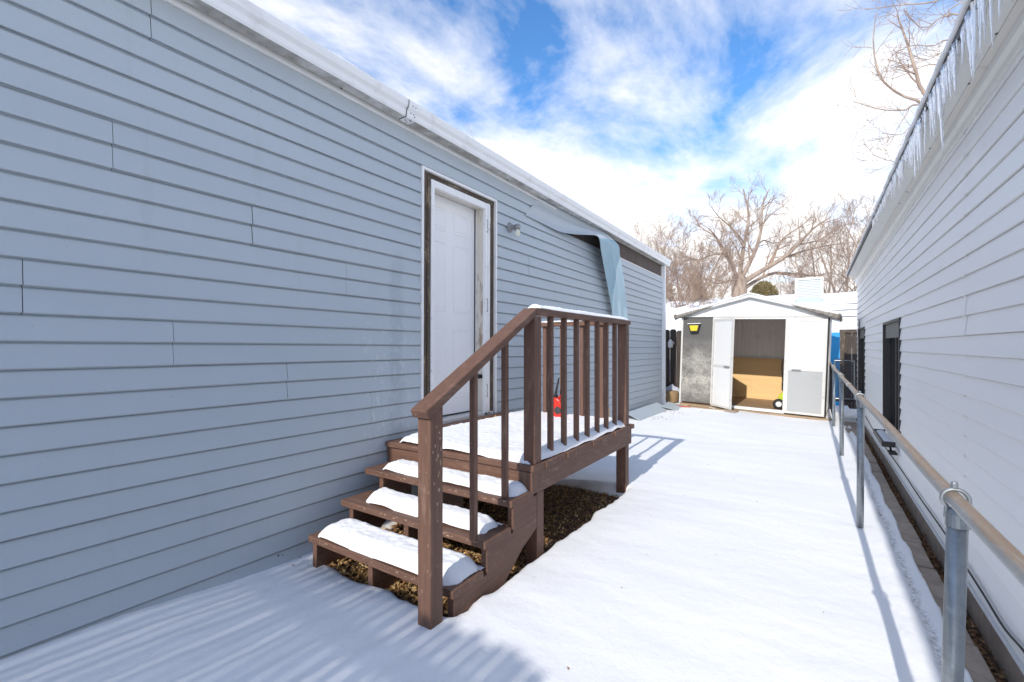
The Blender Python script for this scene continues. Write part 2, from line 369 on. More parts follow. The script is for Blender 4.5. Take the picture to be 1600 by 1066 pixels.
scatter('leaf_litter', 'brown leaves caught in the gap between paving edge and foundation blocks', 3600, lambda r: (r.gauss(.60, .016), r.uniform(.6, 9.5), -1.335+abs(r.gauss(0, .012))), .013, [M['leaf2'], M['leaf1'], M['leaf2']], 3)

# paving edge beside the right house
pv = tag(bpy.data.objects.new('paved_edge', None), 'strip of concrete pavers along the white house', kind='structure'); COL.objects.link(pv)
y = -.9; rr = random.Random(4)
while y < 9.3:
    l = .40; dz = rr.uniform(-.006, .006)
    box('paver', M['concrete'], pv, .385+rr.uniform(-.004, .004), .572+rr.uniform(-.006, .006), y, y+l-.008, -1.36, -1.272+dz, .006); y += l

# ================================================================== LEFT HOUSE
HX = -2.70; TILT = -.0047
LH = thing('blue_house', 'long pale blue mobile home with lap siding, snowy roof and white six panel door', 'house', (-4, 0, -1.42), (TILT, 0, 0))
HB, ZK, HY0, HY1 = .11386, .017, -6.5, 9.84
DY0, DY1, DZ = 2.685, 3.742, 1.497
# structural walls (sheathing) with the doorway left open
mb = MB(); mb.box(-2.80, HX-.016, HY0, DY0+.03, -1.46, 1.80); mb.box(-2.80, HX-.016, DY1-.03, HY1, -1.46, 1.80)
mb.box(-2.80, HX-.012, DY0+.03, DY1-.03, DZ-.03, 1.80); mb.box(-2.80, HX-.012, DY0+.03, DY1-.03, -1.46, -.665)
mb.build('wall', M['sheath'], LH)
mb = MB(); mb.box(-7.2, -2.80, HY1-.1, HY1, -1.46, 1.8); mb.box(-7.2, -7.1, HY0, HY1-.1, -1.46, 1.8); mb.box(-7.1, -2.80, HY0, HY0+.1, -1.46, 1.8)
mb.build('wall', M['blue'], LH)
def lap_prof(x, z0, laps, h, out):
    p = []
    for i in range(laps):
        z = z0+i*h
        p += [(x-.005, z), (x-.005, z+.0105), (x+out-.006, z+.0065), (x+out-.002, z+.0065), (x+out, z+.0095), (x+out-.001, z+.018), (x+.003, z+h-.008), (x-.001, z+h-.002), (x-.005, z+h)]
    return p
seams = {13: 229, 7: 170, 5: 390, 3: 538, 1: 30, -1: 267, -3: 446, -5: 578, 9: None, 11: None}
PL = 3.66; rp = random.Random(11)
for k in range(-13, 14, 2):
    z0 = ZK+k*HB; px = seams.get(k)
    ys0 = at(px, 500, X=HX).y if px is not None else rp.uniform(-.45, .1)
    y = ys0-PL*2; j = 0
    while y < HY1:
        a, b = max(y, HY0), min(y+PL, HY1-.01); y += PL; j += 1
        if b-a < .02: continue
        spans = [(a, b)]
        if k < 13:
            spans = []
            if a < DY0: spans.append((a, min(b, DY0)))
            if b > DY1: spans.append((max(a, DY1), b))
        else:
            b = min(b, 5.0)
            if b-a < .02: continue
            spans = [(a, b)]
        for (p, q) in spans:
            off = .0012*((j+k//2) % 2)
            pr = lap_prof(HX+off+rp.uniform(-.0006, .0006), z0+rp.uniform(-.001, .001), 2, HB, .0165)
            MB().prism(pr, 'y', p+.0012, q-.0012, caps=False, close=False).build('siding_panel', M['blue'], LH)
# top row beyond the peel start, bottom lap line of siding at the torn band
box('starter_strip', M['white'], LH, HX-.01, HX+.012, 7.2, 9.80, ZK+13*HB-.004, ZK+13*HB+.010)
# frieze below the gutter
MB().prism([(HX-.01, 1.722), (HX+.020, 1.722), (HX+.020, 1.742), (HX+.012, 1.746), (HX+.012, 1.765), (HX-.01, 1.765)], 'y', HY0, 5.0).build('frieze', M['white'], LH)
y = HY0
while y < HY1:
    b = min(y+3.05, HY1+.05)
    MB().prism([(HX-.02, 1.768), (HX+.034, 1.768), (HX+.034, 1.783), (HX+.026, 1.787), (HX+.026, 1.86), (HX-.02, 1.86)], 'y', y, b-.003).build('fascia_board', M['beige'], LH); y = b
# gutter, K profile
gx = HX+.03
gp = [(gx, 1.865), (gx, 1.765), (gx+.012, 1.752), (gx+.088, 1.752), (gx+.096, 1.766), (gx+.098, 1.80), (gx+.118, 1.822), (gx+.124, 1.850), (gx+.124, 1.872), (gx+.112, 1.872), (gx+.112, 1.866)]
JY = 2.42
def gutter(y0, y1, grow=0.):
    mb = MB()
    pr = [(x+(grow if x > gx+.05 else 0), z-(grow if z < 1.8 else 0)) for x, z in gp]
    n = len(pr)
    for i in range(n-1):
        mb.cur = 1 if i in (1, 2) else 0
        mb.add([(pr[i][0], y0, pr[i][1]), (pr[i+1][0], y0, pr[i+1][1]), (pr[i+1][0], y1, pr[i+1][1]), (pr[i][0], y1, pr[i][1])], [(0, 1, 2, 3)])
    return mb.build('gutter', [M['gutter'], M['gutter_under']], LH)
g1 = gutter(HY0, JY); g2 = gutter(JY+.002, HY1+.10)
mb = MB()
pr = [(x+.003, z-.003) for x, z in gp[2:9]]
for i in range(len(pr)-1):
    mb.add([(pr[i][0], JY-.01, pr[i][1]), (pr[i+1][0], JY-.01, pr[i+1][1]), (pr[i+1][0], JY+.085, pr[i+1][1]), (pr[i][0], JY+.085, pr[i][1])], [(0, 1, 2, 3)])
mb.build('joint_sleeve', M['gutter'], g2)
mb = MB()
for i in range(len(pr)-1):
    a = Vector((pr[i][0]+.001, JY-.012, pr[i][1])); b = Vector((pr[i+1][0]+.001, JY-.012, pr[i+1][1])); mb.tube([a, b], .0028, 5)
for (yy, xx, zz) in [(JY+.02, gx+.05, 1.748), (JY+.05, gx+.03, 1.748), (JY+.06, gx+.07, 1.748), (JY+.03, gx+.101, 1.79), (JY+.06, gx+.101, 1.79), (JY+.06, gx+.125, 1.835), (JY+.03, gx+.125, 1.835), (JY+.045, gx+.08, 1.748), (JY+.07, gx+.102, 1.775)]:
    mb.lathe([(.001, -.004), (.0048, -.002), (.0048, .002), (.001, .004)], (xx, yy, zz), 6)
mb.build('rivets_and_caulk', M['dark'], g2)
MB().prism(gp, 'y', HY1+.10, HY1+.103).build('end_cap', M['gutter'], g2)
for yy in (-.6, .9, 1.9, 3.9, 5.4, 6.9, 8.4):
    box('hanger', M['dark'], g2 if yy > JY else g1, gx+.002, gx+.012, yy, yy+.012, 1.748, 1.756)
# downspout at the far corner
dn = MB(); dn.box(HX-.012, HX+.062, HY1-.055, HY1+.035, -1.30, 1.76); dn.build('downspout', M['gutter'], LH, .012)
box('downspout_strap', M['gutter'], LH, HX-.015, HX+.066, HY1-.08, HY1+.038, -1.0, -.97)
box('corner_trim', M['white_trim'], LH, HX-.02, HX+.018, HY1-.075, HY1-.058, -1.46, 1.74)
# roof + snow
MB().prism([(HX+.06, 1.868), (HX+.06, 1.880), (-4.95, 2.33), (-7.3, 1.88), (-7.3, 1.868)], 'y', HY0, HY1+.09).build('roof', M['white'], LH)
mb = MB(); nyy = 260; cols = [HX+.118, HX+.122, HX+.108, HX+.075, HX+.0, -3.1, -4.0, -4.95, -7.3]
for j in range(nyy+1):
    y = HY0+(HY1+.09-HY0)*j/nyy; w = .006*fbm(y, 0, 3, 3.0, 3)
    zt = [1.874, 1.888, 1.905, 1.918, 1.94, 2.02, 2.20, 2.40, 1.95]
    for i, cxx in enumerate(cols): mb.v.append((cxx+(w if i < 4 else 0), y, zt[i]+(w*.8 if i else 0)))
nc = len(cols); mb.f = [(j*nc+i, (j+1)*nc+i, (j+1)*nc+i+1, j*nc+i+1) for j in range(nyy) for i in range(nc-1)]; mb.mi = [0]*len(mb.f)
mb.build('roof_snow', M['snow'], LH, smooth=True)

rh = random.Random(44); mbh = MB()
for (px, py, s_) in ((295, 907, .007), (305, 666, .005), (313, 666, .004), (436, 869, .006), (443, 868, .004), (403, 786, .003), (292, 814, .003), (104, 918, .002), (61, 944, .002), (48, 977, .002), (320, 920, .002), (370, 897, .0025), (470, 752, .002), (157, 524, .002), (25, 531, .002), (268, 620, .002)):
    q = at(px, py, X=HX+.0155); q.z -= TILT*q.y; z_ = (q.z-ZK) % HB; xx = HX+.0165-(.0135*z_/HB)
    mbh.lathe([(s_*.3, 0), (s_, .0012), (s_*.6, .0022)], (xx-.0005, q.y, q.z), 7, 'x')
mbh.build('dent_and_hole', M['dark'], LH)
# ---- doorway
X0 = HX
fr = box('door_casing', M['white_trim'], LH, X0-.01, X0+.022, DY0, DY0+.022, -.66, DZ-.022)
box('door_casing', M['white_trim'], LH, X0-.01, X0+.022, DY1-.022, DY1, -.68, DZ-.022)
box('door_casing', M['white_trim'], LH, X0-.01, X0+.022, DY0, DY1, DZ-.022, DZ)
w1 = MB().box(X0-.03, X0-.004, DY0+.022, 2.765, -.66, DZ-.022); w1.build('wooden_trim', M['grey_wood'], LH)
w1 = MB().box(X0-.03, X0+.006, 2.7655, 2.802, -.66, DZ-.05); w1.build('wooden_trim', M['grey_wood'], LH, .003)
MB().box(X0-.03, X0-.004, 2.7655, DY1-.022, DZ-.075, DZ-.022).build('wooden_trim', M['grey_wood_y'], LH)
MB().box(X0-.03, X0-.006, 3.640, DY1-.022, -.68, DZ-.076).build('wooden_trim', M['grey_wood'], LH)
# metal storm frame
STZ = 1.425
box('storm_frame', M['white_trim'], LH, X0-.022, X0+.012, 2.803, 2.845, -.66, STZ, .004)
sf = box('storm_frame', M['white_trim'], LH, X0-.022, X0+.012, 3.560, 3.638, -.66, STZ, .004)
box('storm_frame', M['white_trim'], LH, X0-.0225, X0+.010, 2.8455, 3.5595, 1.365, STZ, .004)
box('storm_frame_rib', M['white'], LH, X0+.012, X0+.018, 3.598, 3.608, -.66, STZ)
for zc_ in (1.20, .42, -.42):      # old hinge cut-outs
    mb = MB()
    pts = [(3.572, zc_-.055), (3.592, zc_-.065), (3.596, zc_-.03), (3.586, zc_), (3.596, zc_+.03), (3.592, zc_+.065), (3.572, zc_+.055)]
    mb.tube([(X0+.0125, a, b) for a, b in pts], .0022, 5); mb.build('hinge_outline', M['dark'], sf)
mb = MB(); rs = random.Random(9)
for i in range(26): 
    zz = rs.uniform(-.6, 1.4); mb.lathe([(.001, -.002), (.0035, 0), (.001, .002)], (X0+.013, rs.choice([2.81, 3.625, 3.57]), zz), 6, 'x')
mb.build('nail_head', M['dark'], sf)
# jambs
box('jamb', M['jamb'], LH, X0-.145, X0-.023, 3.566, 3.70, -.66, 1.375)
box('jamb', M['jamb'], LH, X0-.145, X0-.023, 2.715, 2.842, -.66, 1.375)
box('jamb', M['beige'], LH, X0-.145, X0-.024, 2.715, 3.70, 1.376, 1.45)
box('door_stop', M['white'], LH, X0-.118, X0-.104, 3.553, 3.5655, -.62, 1.375)
box('weather_strip', M['black'], LH, X0-.116, X0-.108, 3.546, 3.553, -.62, 1.372)
# slab with six raised panels
SX = X0-.118
door = box('door', M['door_white'], LH, SX-.04, SX, 2.80, 3.566, -.615, 1.372)
def raised(y0, y1, z0, z1):
    g = .012; mb = MB()
    def ring(a, b, xa, xb):
        (ay0, ay1, az0, az1), (by0, by1, bz0, bz1) = a, b
        A = [(xa, ay0, az0), (xa, ay1, az0), (xa, ay1, az1), (xa, ay0, az1)]; B = [(xb, by0, bz0), (xb, by1, bz0), (xb, by1, bz1), (xb, by0, bz1)]
        mb.add(A+B, [(i, (i+1) % 4, 4+(i+1) % 4, 4+i) for i in range(4)])
    r = lambda d: (y0+d, y1-d, z0+d, z1-d)
    ring(r(0), r(.006), SX+.0006, SX+.006); ring(r(.006), r(.014), SX+.006, SX+.001); ring(r(.014), r(.024), SX+.001, SX+.001); ring(r(.024), r(.040), SX+.001, SX+.0055)
    q = r(.040); mb.add([(SX+.0055, q[0], q[2]), (SX+.0055, q[1], q[2]), (SX+.0055, q[1], q[3]), (SX+.0055, q[0], q[3])], [(0, 1, 2, 3)])
    return mb.build('raised_panel', M['door_white'], door)
for (a, b) in ((2.885, 3.125), (3.235, 3.475)):
    raised(a, b, 1.06, 1.27); raised(a, b, .33, .96); raised(a, b, -.47, .17)
# sill + threshold
box('sill', M['beige'], LH, X0-.145, X0+.012, 2.72, 3.70, -.668, -.632, .004)
mb = MB(); mb.tube([(X0-.05, 3.54, -.30), (X0-.03, 3.52, -.275)], .006, 6); mb.box(X0-.075, X0-.03, 3.545, 3.566, -.30, -.262); mb.obox((X0-.06, 3.545, -.285), (.035, .006, 0), (0, .012, 0), (0, 0, .008))
mb.build('latch', M['black'], LH)

# ---- loose strip of siding that has peeled off and hangs
def cell(px, py, t): return at(px, py, t=t)
O = (820, 320); SC = 5.923
def z1(a, b): return (O[0]+a/SC, O[1]+b/SC)
def wt(px, off=0.): d = ray(px, 500); return (HX+.012+off)/d.x
edgeA = [(0, 97, .0), (170, 180, .01), (300, 243, .03), (400, 268, .06), (500, 280, .10), (600, 283, .15), (665, 292, .19), (688, 330, .20), (700, 420, .17), (722, 540, .13), (748, 680, .10), (775, 820, .08), (800, 960, .07), (812, 1080, .07)]
edgeB = [(120, -70, .0), (330, 40, .0), (450, 100, .005), (540, 150, .01), (620, 196, .02), (700, 244, .04), (770, 285, .06), (862, 375, .09), (874, 450, .10), (888, 540, .12), (905, 640, .14), (922, 780, .15), (938, 930, .14), (952, 1080, .13)]
mb = MB(); rows = []
for (a, b) in zip(edgeA, edgeB):
    pa = z1(a[0], a[1]); pb = z1(b[0], b[1])
    A = at(pa[0], pa[1], t=wt(pa[0], a[2])); B = at(pb[0], pb[1], t=wt(pb[0], b[2])); rows.append((A, B))
def catm(P, t):
    i = min(int(t), len(P)-2); f = t-i
    p0, p1, p2, p3 = P[max(i-1, 0)], P[i], P[i+1], P[min(i+2, len(P)-1)]
    return .5*((2*p1)+(p2-p0)*f+(2*p0-5*p1+4*p2-p3)*f*f+(3*p1-p0-3*p2+p3)*f**3)
PA = [r[0] for r in rows]; PB = [r[1] for r in rows]; NS = 180; cross = [i/28 for i in range(29)]; bul = [.006*math.cos(i/28*12.5)+(.007 if i in (14, 15) else 0) for i in range(29)]
for i in range(NS+1):
    t = (len(rows)-1)*i/NS; a, b = catm(PA, t), catm(PB, t); w = (b-a)
    t2 = min(t+.05, len(rows)-1); nrm = (catm(PA, t2)+catm(PB, t2)-a-b); 
    if nrm.length < 1e-6: nrm = Vector((0, 0, -1))
    nn = w.cross(nrm).normalized()
    if nn.x < 0: nn = -nn
    for c_, h_ in zip(cross, bul): mb.v.append(tuple(a+w*c_+nn*h_))
nc = len(cross)
for i in range(NS):
    for j in range(nc-1):
        t = (len(rows)-1)*(i+.5)/NS
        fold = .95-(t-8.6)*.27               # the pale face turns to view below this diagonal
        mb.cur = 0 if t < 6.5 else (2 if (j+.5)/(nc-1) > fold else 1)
        mb.f.append((i*nc+j, i*nc+j+1, (i+1)*nc+j+1, (i+1)*nc+j)); mb.mi.append(mb.cur)
ps = mb.build('peeling_siding_strip', [M['blue'], M['blue_back'], M['blue_pale']], None)
sm = ps.modifiers.new('solid', 'SOLIDIFY'); sm.thickness = .0015
ps.parent = LH; ps.matrix_parent_inverse = (Matrix.Translation((-4, 0, -1.42)) @ Matrix.Rotation(TILT, 4, 'X')).inverted()
ps['label'] = 'loose pale blue siding strip peeled off and hanging from the eave'

# wall lamp
LX, LY, LZ = HX+.012, 3.995, 1.235
wl = thing('wall_lamp', 'small grey outdoor light with bare white bulb on the blue wall right of the door', 'wall lamp', (LX, LY, LZ))
MB().lathe([(.052, 0), (.052, .008), (.044, .014), (.040, .024), (.024, .030), (.02, .05)], (LX, LY, LZ+.02), 20, 'x').build('base_plate', M['lamp_metal'], wl, smooth=False)
MB().tube([(LX+.03, LY, LZ+.02), (LX+.06, LY+.005, LZ+.025), (LX+.085, LY+.01, LZ+.015)], .017, 10).build('arm', M['lamp_metal'], wl)
MB().lathe([(.030, -.012), (.033, -.008), (.033, .018), (.026, .036), (.010, .042)], (LX+.092, LY+.01, LZ+.005), 18).build('socket', M['lamp_metal'], wl)
MB().lathe([(.005, -.078), (.018, -.074), (.0265, -.060), (.029, -.046), (.026, -.030), (.018, -.012), (.014, 0)], (LX+.092, LY+.01, LZ-.005), 16).build('bulb', M['bulb'], wl, smooth=True)

# ================================================================== DECK + STAIRS
DK = thing('deck_stairs', 'brown painted wooden deck with three steps, sloping handrail and balusters', 'deck', (-2.0, 2.8, -1.34))
rw = random.Random(21); BV = .0035
PX0, PX1 = -1.470, -1.390
# deck boards across, run out of the wall to the outer edge
y = 2.302; i = 0
while y < 4.07:
    w = .138; xo = -1.372+rw.uniform(-.010, .008); zz = rw.uniform(-.002, .002)
    box('deck_board', M['brown_x'], DK, -2.668, xo, y, min(y+w, 4.085), -.748+zz, -.710+zz, BV); y += w+.006
box('rim_board', M['brown_y'], DK, -1.430, -1.392, 2.365, 4.06, -.885, -.750, BV)
box('rim_board', M['brown_y'], DK, -2.66, -2.622, 2.365, 4.03, -.885, -.750, BV)
box('rim_board', M['brown_x'], DK, -2.668, -1.432, 2.325, 2.363, -.865, -.750, BV)
box('rim_board', M['brown_x'], DK, -2.62, -1.432, 4.03, 4.065, -.885, -.750, BV)
for yy in (2.75, 3.2, 3.65): box('joist', M['brown_x'], DK, -2.62, -1.432, yy, yy+.038, -.885, -.750)
# legs
box('leg', M['brown_z'], DK, -1.474, -1.392, 2.366, 2.446, -1.40, -.886, BV)
box('leg', M['brown_z'], DK, -1.480, -1.392, 3.905, 3.990, -1.40, -.886, BV)
box('leg', M['brown_z'], DK, -2.62, -2.54, 2.366, 2.446, -1.40, -.886, BV)
box('leg', M['brown_z'], DK, -2.62, -2.54, 3.905, 3.985, -1.40, -.886, BV)
box('corner_block', M['brown_z'], DK, -1.481, -1.388, 2.300, 2.3645, -.880, -.749, BV)
# stringers: saw-tooth
nose = [(1.585, -1.127), (1.840, -.995), (2.083, -.856)]
def stringer(x0, x1, label=None):
    th = .038; p = []
    p += [(1.605, -1.34), (1.605, -1.127-th), (1.862, -1.127-th), (1.862, -.995-th), (2.105, -.995-th), (2.105, -.856-th), (2.362, -.856-th), (2.362, -1.09)]
    p += [(2.20, -1.16), (1.93, -1.34)]
    return MB().prism(p, 'x', x0, x1).build('stringer', M['brown_y'], DK, BV)
stringer(-1.430, -1.392); stringer(-2.00, -1.962); stringer(-2.50, -2.462)
for (yn, zt), xl in zip(nose, (-2.515, -2.560, -2.630)):
    box('tread', M['brown_x'], DK, xl, -1.384+rw.uniform(-.004, .004), yn, yn+.236, zt-.038, zt, .005)
for (xa, xb) in ((-2.46, -2.0), (-1.96, -1.43)): # cross blocks behind the steps
    box('cross_block', M['brown_x'], DK, xa, xb, 2.20, 2.236, -1.20, -1.06, BV)
# posts
def post(x0, x1, y0, y1, z0, z1): return box('post', M['brown_z'], DK, x0, x1, y0, y1, z0, z1, .005)
p1 = [(1.451, -1.38), (1.533, -1.38), (1.533, -.266), (1.451, -.311)]
MB().prism(p1, 'x', PX0, PX1-.002).build('post', M['brown_z'], DK, .005)
post(PX0, PX1-.002, 2.334, 2.418, -.708, .180)
post(PX0, PX1-.002, 3.912, 3.994, -.708, .190)
post(-2.46, -2.39, 3.925, 3.995, -.708, .190)
# sloping handrail (2x4 laid flat) from stair post to deck post
a = Vector((0, 1.436, -.318)); b = Vector((0, 2.345, .196)); d = (b-a).normalized(); nU = Vector((0, -d.z, d.y))
xc = (PX0+PX1)/2-.003; hw = .049
prof = [(a.y, a.z-.004), (b.y+.002, b.z-.006), (b.y+.002, b.z+.036), (a.y-nU.y*0+nU.y*.044, a.z+nU.z*.044)]
MB().prism([(a.y, a.z), (b.y, b.z-.014), (b.y, b.z+.030), (a.y+nU.y*.044, a.z+nU.z*.044)], 'x', xc-hw, xc+hw).build('handrail', M['brown_y'], DK, .006)
# under the sloping rail: a thin sub-rail holding the balusters
box('handrail', M['brown_y'], DK, xc-hw, xc+hw, 2.3465, 4.02, .192, .230, .005)
box('handrail', M['brown_x'], DK, -2.47, xc-hw-.001, 3.915, 4.005, .192, .230, .005)
# balusters
def baluster(x, y, z0, z1, s=.0165): return box('baluster', M['brown_z'], DK, x-s, x+s, y-s, y+s, z0, z1, .003)
sl = (b.z-a.z)/(b.y-a.y)
for (yy, z0) in ((1.832, -.994), (2.115, -.855)):
    zt = a.z+sl*(yy-a.y)-.004
    x = -1.455; s = .016
    MB().prism([(yy-s, z0), (yy+s, z0), (yy+s, zt+sl*s+.003), (yy-s, zt-sl*s+.003)], 'x', x-s, x+s).build('baluster', M['brown_z'], DK, .003)
for yy in (2.60, 2.79, 2.985, 3.172, 3.36, 3.548, 3.738): baluster(-1.430, yy, -.709, .191)
for xx in (-1.64, -1.84, -2.05, -2.24): baluster(xx, 3.965, -.709, .191, .018)
box('step_board', M['brown_y'], DK, -2.662, -2.60, 2.74, 3.78, -.709, -.672, .004)

# screw heads, peeled edges of the treads
mb = MB()
for (yn, zt) in nose:
    for xx in (-2.44, -2.47, -1.98, -1.41, -1.45):
        mb.lathe([(.0042, -.001), (.0042, .0006), (.002, .0012)], (xx+rw.uniform(-.01, .01), yn-.0005, zt-.019+rw.uniform(-.006, .006)), 7, 'y')
for yy in [2.40, 2.55, 3.0, 3.45, 3.9, 4.02]:
    for zz in (-.785, -.85): mb.lathe([(.0045, -.001), (.0045, .0008), (.002, .0014)], (-1.3915, yy+rw.uniform(-.01, .01), zz), 7, 'x')
for zz in (-.80, -.72): 
    mb.lathe([(.005, -.001), (.005, .001), (.002, .002)], (-1.3915, 2.40, zz-.02), 7, 'x')
mb.build('screw_head', M['dark'], DK)
rk = random.Random(52); mb = MB()
def chip(c, ax, ay, nrm):
    n = 7; pts = [c+nrm*.0006]; 
    for i in range(n):
        a_ = 6.283*i/n; k = rk.uniform(.55, 1.1); pts.append(c+ax*math.cos(a_)*k+ay*math.sin(a_)*k+nrm*.0004)
    mb.add(pts, [(0, 1+i, 1+(i+1) % n) for i in range(n)])
for (yn, zt) in nose:
    for i in range(16):
        chip(Vector((rk.uniform(-2.5, -1.42), yn, zt-.006-abs(rk.gauss(0, .009)))), Vector((rk.uniform(.004, .017), 0, 0)), Vector((0, 0, rk.uniform(.0015, .004))), Vector((0, -1, 0)))
for i in range(16): chip(Vector((PX1-.002, rk.uniform(1.465, 1.52), -.55+rk.gauss(0, .14))), Vector((0, rk.uniform(.002, .007), .004)), Vector((0, -.002, rk.uniform(.004, .014))), Vector((1, 0, 0)))
for i in range(7): chip(Vector((rk.uniform(PX0+.01, PX1-.01), 1.451, rk.uniform(-1.1, -.4))), Vector((rk.uniform(.001, .003), 0, 0)), Vector((0, 0, rk.uniform(.003, .010))), Vector((0, -1, 0)))
for i in range(26): chip(Vector((-1.392, rk.uniform(2.4, 4.0), rk.uniform(-.88, -.76))), Vector((0, rk.uniform(.002, .008), 0)), Vector((0, 0, rk.uniform(.001, .004))), Vector((1, 0, 0)))
tag(mb.build('paint_chip', M['chip'], DK), kind='stuff')
# snow pillows
def pillow(name, label, x0, x1, y0, y1, zf, th, seed, nx=60, ny=30, fall=.05, wob=.02, group=None):
    mb = MB()
    for j in range(ny+1):
        for i in range(nx+1):
            x = x0+(x1-x0)*i/nx; y = y0+(y1-y0)*j/ny
            d = min(x-x0, x1-x, y-y0, y1-y)
            # rounded corners
            cxr = max(0, fall-(min(x-x0, x1-x))); cyr = max(0, fall-(min(y-y0, y1-y)))
            if cxr > 0 and cyr > 0: d = fall-math.hypot(cxr, cyr)
            d2 = d+wob*(fbm(x, y, seed, 3.5, 2)+.3)*(0 if d > .15 else 1)
            q = max(-.2, min(1, d2/fall)); h = math.sin(max(q, 0)*math.pi/2)**.85
            z = zf+th*h*(1+.22*fbm(x, y, seed+3, 3, 2))+.0055*fbm(x, y, seed, 26, 3)*h-(.004 if q <= .02 else 0)
            mb.v.append((x, y, z))
    mb.f = [(j*(nx+1)+i, j*(nx+1)+i+1, (j+1)*(nx+1)+i+1, (j+1)*(nx+1)+i) for j in range(ny) for i in range(nx)]; mb.mi = [0]*len(mb.f)
    return tag(mb.build(name, M['snow'], smooth=True), label, 'snow', group, 'stuff')
G = 'snow lying on the steps and deck'
pillow('snow_layer', 'thick snow on the lowest wooden step', -2.49, -1.405, 1.600, 1.86, -1.127, .062, 1, 110, 40, .085, .010, G)
pillow('snow_layer', 'snow strip on the middle wooden step', -2.43, -1.455, 1.895, 2.10, -.995, .060, 2, 100, 34, .08, .012, G)
pillow('snow_layer', 'snow strip on the top wooden step below the deck', -2.52, -1.41, 2.125, 2.33, -.856, .050, 3, 110, 34, .07, .012, G)
pillow('snow_layer', 'smooth sheet of snow covering the deck floor in front of the door', -2.56, -1.395, 2.325, 4.05, -.711, .050, 4, 120, 160, .06, .016, G)
pillow('snow_layer', 'thin ridge of snow on top of the level deck handrail', xc-.046, xc+.044, 2.37, 4.01, .230, .026, 5, 18, 160, .04, .004, G)
pillow('snow_layer', 'snow ridge on the rear handrail of the deck by the blue wall', -2.42, xc-.06, 3.93, 3.99, .230, .016, 6, 80, 12, .03, .010, G)
scatter('leaf_litter', 'few dry leaves on the deck beside the door sill', 90, lambda r: (r.uniform(-2.60, -2.52), r.uniform(3.3, 3.95), -.690), .014, [M['leaf0'], M['leaf1'], M['leaf2']], 8)

# gas can
gc = Vector((at(871, 600, Y=3.86).x, 3.86, -.675))
GC = thing('gas_can', 'small red plastic fuel can with black spout on the snowy deck', 'fuel can', gc)
pr = [(-.062, 0), (.062, 0), (.066, .012), (.066, .13), (.05, .165), (.02, .185), (-.04, .185), (-.062, .15), (-.066, .012)]
MB().prism([(gc.x+a_, gc.z+b_) for a_, b_ in pr], 'y', gc.y-.055, gc.y+.055).build('body', M['red'], GC, .014)
MB().lathe([(.026, 0), (.026, .022), (.018, .026)], (gc.x-.022, gc.y, gc.z+.183), 14).build('collar', M['black'], GC)
MB().tube([(gc.x-.022, gc.y, gc.z+.20), (gc.x-.010, gc.y+.004, gc.z+.27), (gc.x+.010, gc.y+.01, gc.z+.37)], [.013, .011, .007], 8).build('spout', M['black'], GC)
MB().tube([(gc.x+.01, gc.y, gc.z+.18), (gc.x+.04, gc.y, gc.z+.205), (gc.x+.075, gc.y, gc.z+.19), (gc.x+.085, gc.y, gc.z+.15)], .010, 8).build('handle', M['red'], GC)
MB().lathe([(.035, -.003), (.035, .002)], (gc.x+.03, gc.y-.056, gc.z+.07), 16, 'y').build('emblem', M['dark'], GC)
wb = at(954, 640, Z=-.66); wb = Vector((-1.62, 4.035, -.69))
tag(MB().box(-1.70, -1.60, 4.00, 4.06, -.685, -.585).build('wood_block', M['plywood'], None, .003), 'short light wooden block standing at the back edge of the deck', 'wood block')

# ================================================================== RIGHT HOUSE
BX = .64
RH = thing('white_house', 'white lap sided mobile home with icicles along its eave and dark windows', 'house', (2.5, 0, -1.40))
RY0, RY1 = -6.0, 10.35
RHH = .1018; RZ = .052
wins = [(5.33, 6.50, -.86, .255), (8.80, 9.95, -.80, .300)]
rq = random.Random(5)
mb = MB(); segs = [RY0]+[v for w in wins for v in (w[0], w[1])]+[RY1]
for i in range(0, len(segs), 2): mb.box(BX+.012, BX+.10, segs[i], segs[i+1], -1.20, 1.20)
for w in wins: mb.box(BX+.012, BX+.10, w[0], w[1], -1.20, w[2]); mb.box(BX+.012, BX+.10, w[0], w[1], w[3], 1.20)
mb.box(BX+.10, 5.5, RY1-.1, RY1, -1.2, 1.2); mb.box(5.4, 5.5, RY0, RY1-.1, -1.2, 1.2); mb.box(BX+.10, 5.4, RY0, RY0+.1, -1.2, 1.2)
mb.build('wall', M['white_siding'], RH)
def rlap(z0, z1, h):
    p = []; z = z0
    while z < z1-.002:
        e = min(z+h, z1)
        p += [(BX+.010, z), (BX+.010, z+.006), (BX-.0045, z+.0035), (BX-.006, z+.006), (BX-.005, z+.014), (BX+.0055, e)]; z = e
    return p
for k in range(-12, 11, 2):
    z0 = RZ+k*RHH; z1v = min(z0+2*RHH, 1.12)
    if z0 < -1.187: z0 = -1.187
    for (a, b) in ((RY0, -.46), (-.46, 3.2), (3.2, 6.86), (6.86, RY1)):
        spans = [(a, b)]
        for w in wins:
            if z1v > w[2]+.02 and z0 < w[3]-.02:
                ns = []
                for (p, q) in spans:
                    if q <= w[0] or p >= w[1]: ns.append((p, q)); continue
                    if p < w[0]: ns.append((p, w[0]))
                    if q > w[1]: ns.append((w[1], q))
                spans = ns
        for (p, q) in spans:
            pr = rlap(z0, z1v, RHH); o_ = rq.uniform(-.0007, .0007)
            MB().prism([(x+o_, z) for x, z in pr], 'y', p+.0012, q-.0012, caps=False, close=False).build('siding_panel', M['white_siding'], RH)
    # little tabs at the joint
for k in range(-8, 10):
    for ys_ in (3.2,): box('joint_tab', M['soffit'] if k % 3 else M['beige'], RH, BX-.009, BX-.004, ys_-.012, ys_+.012, RZ+k*RHH-.004, RZ+k*RHH+.003)
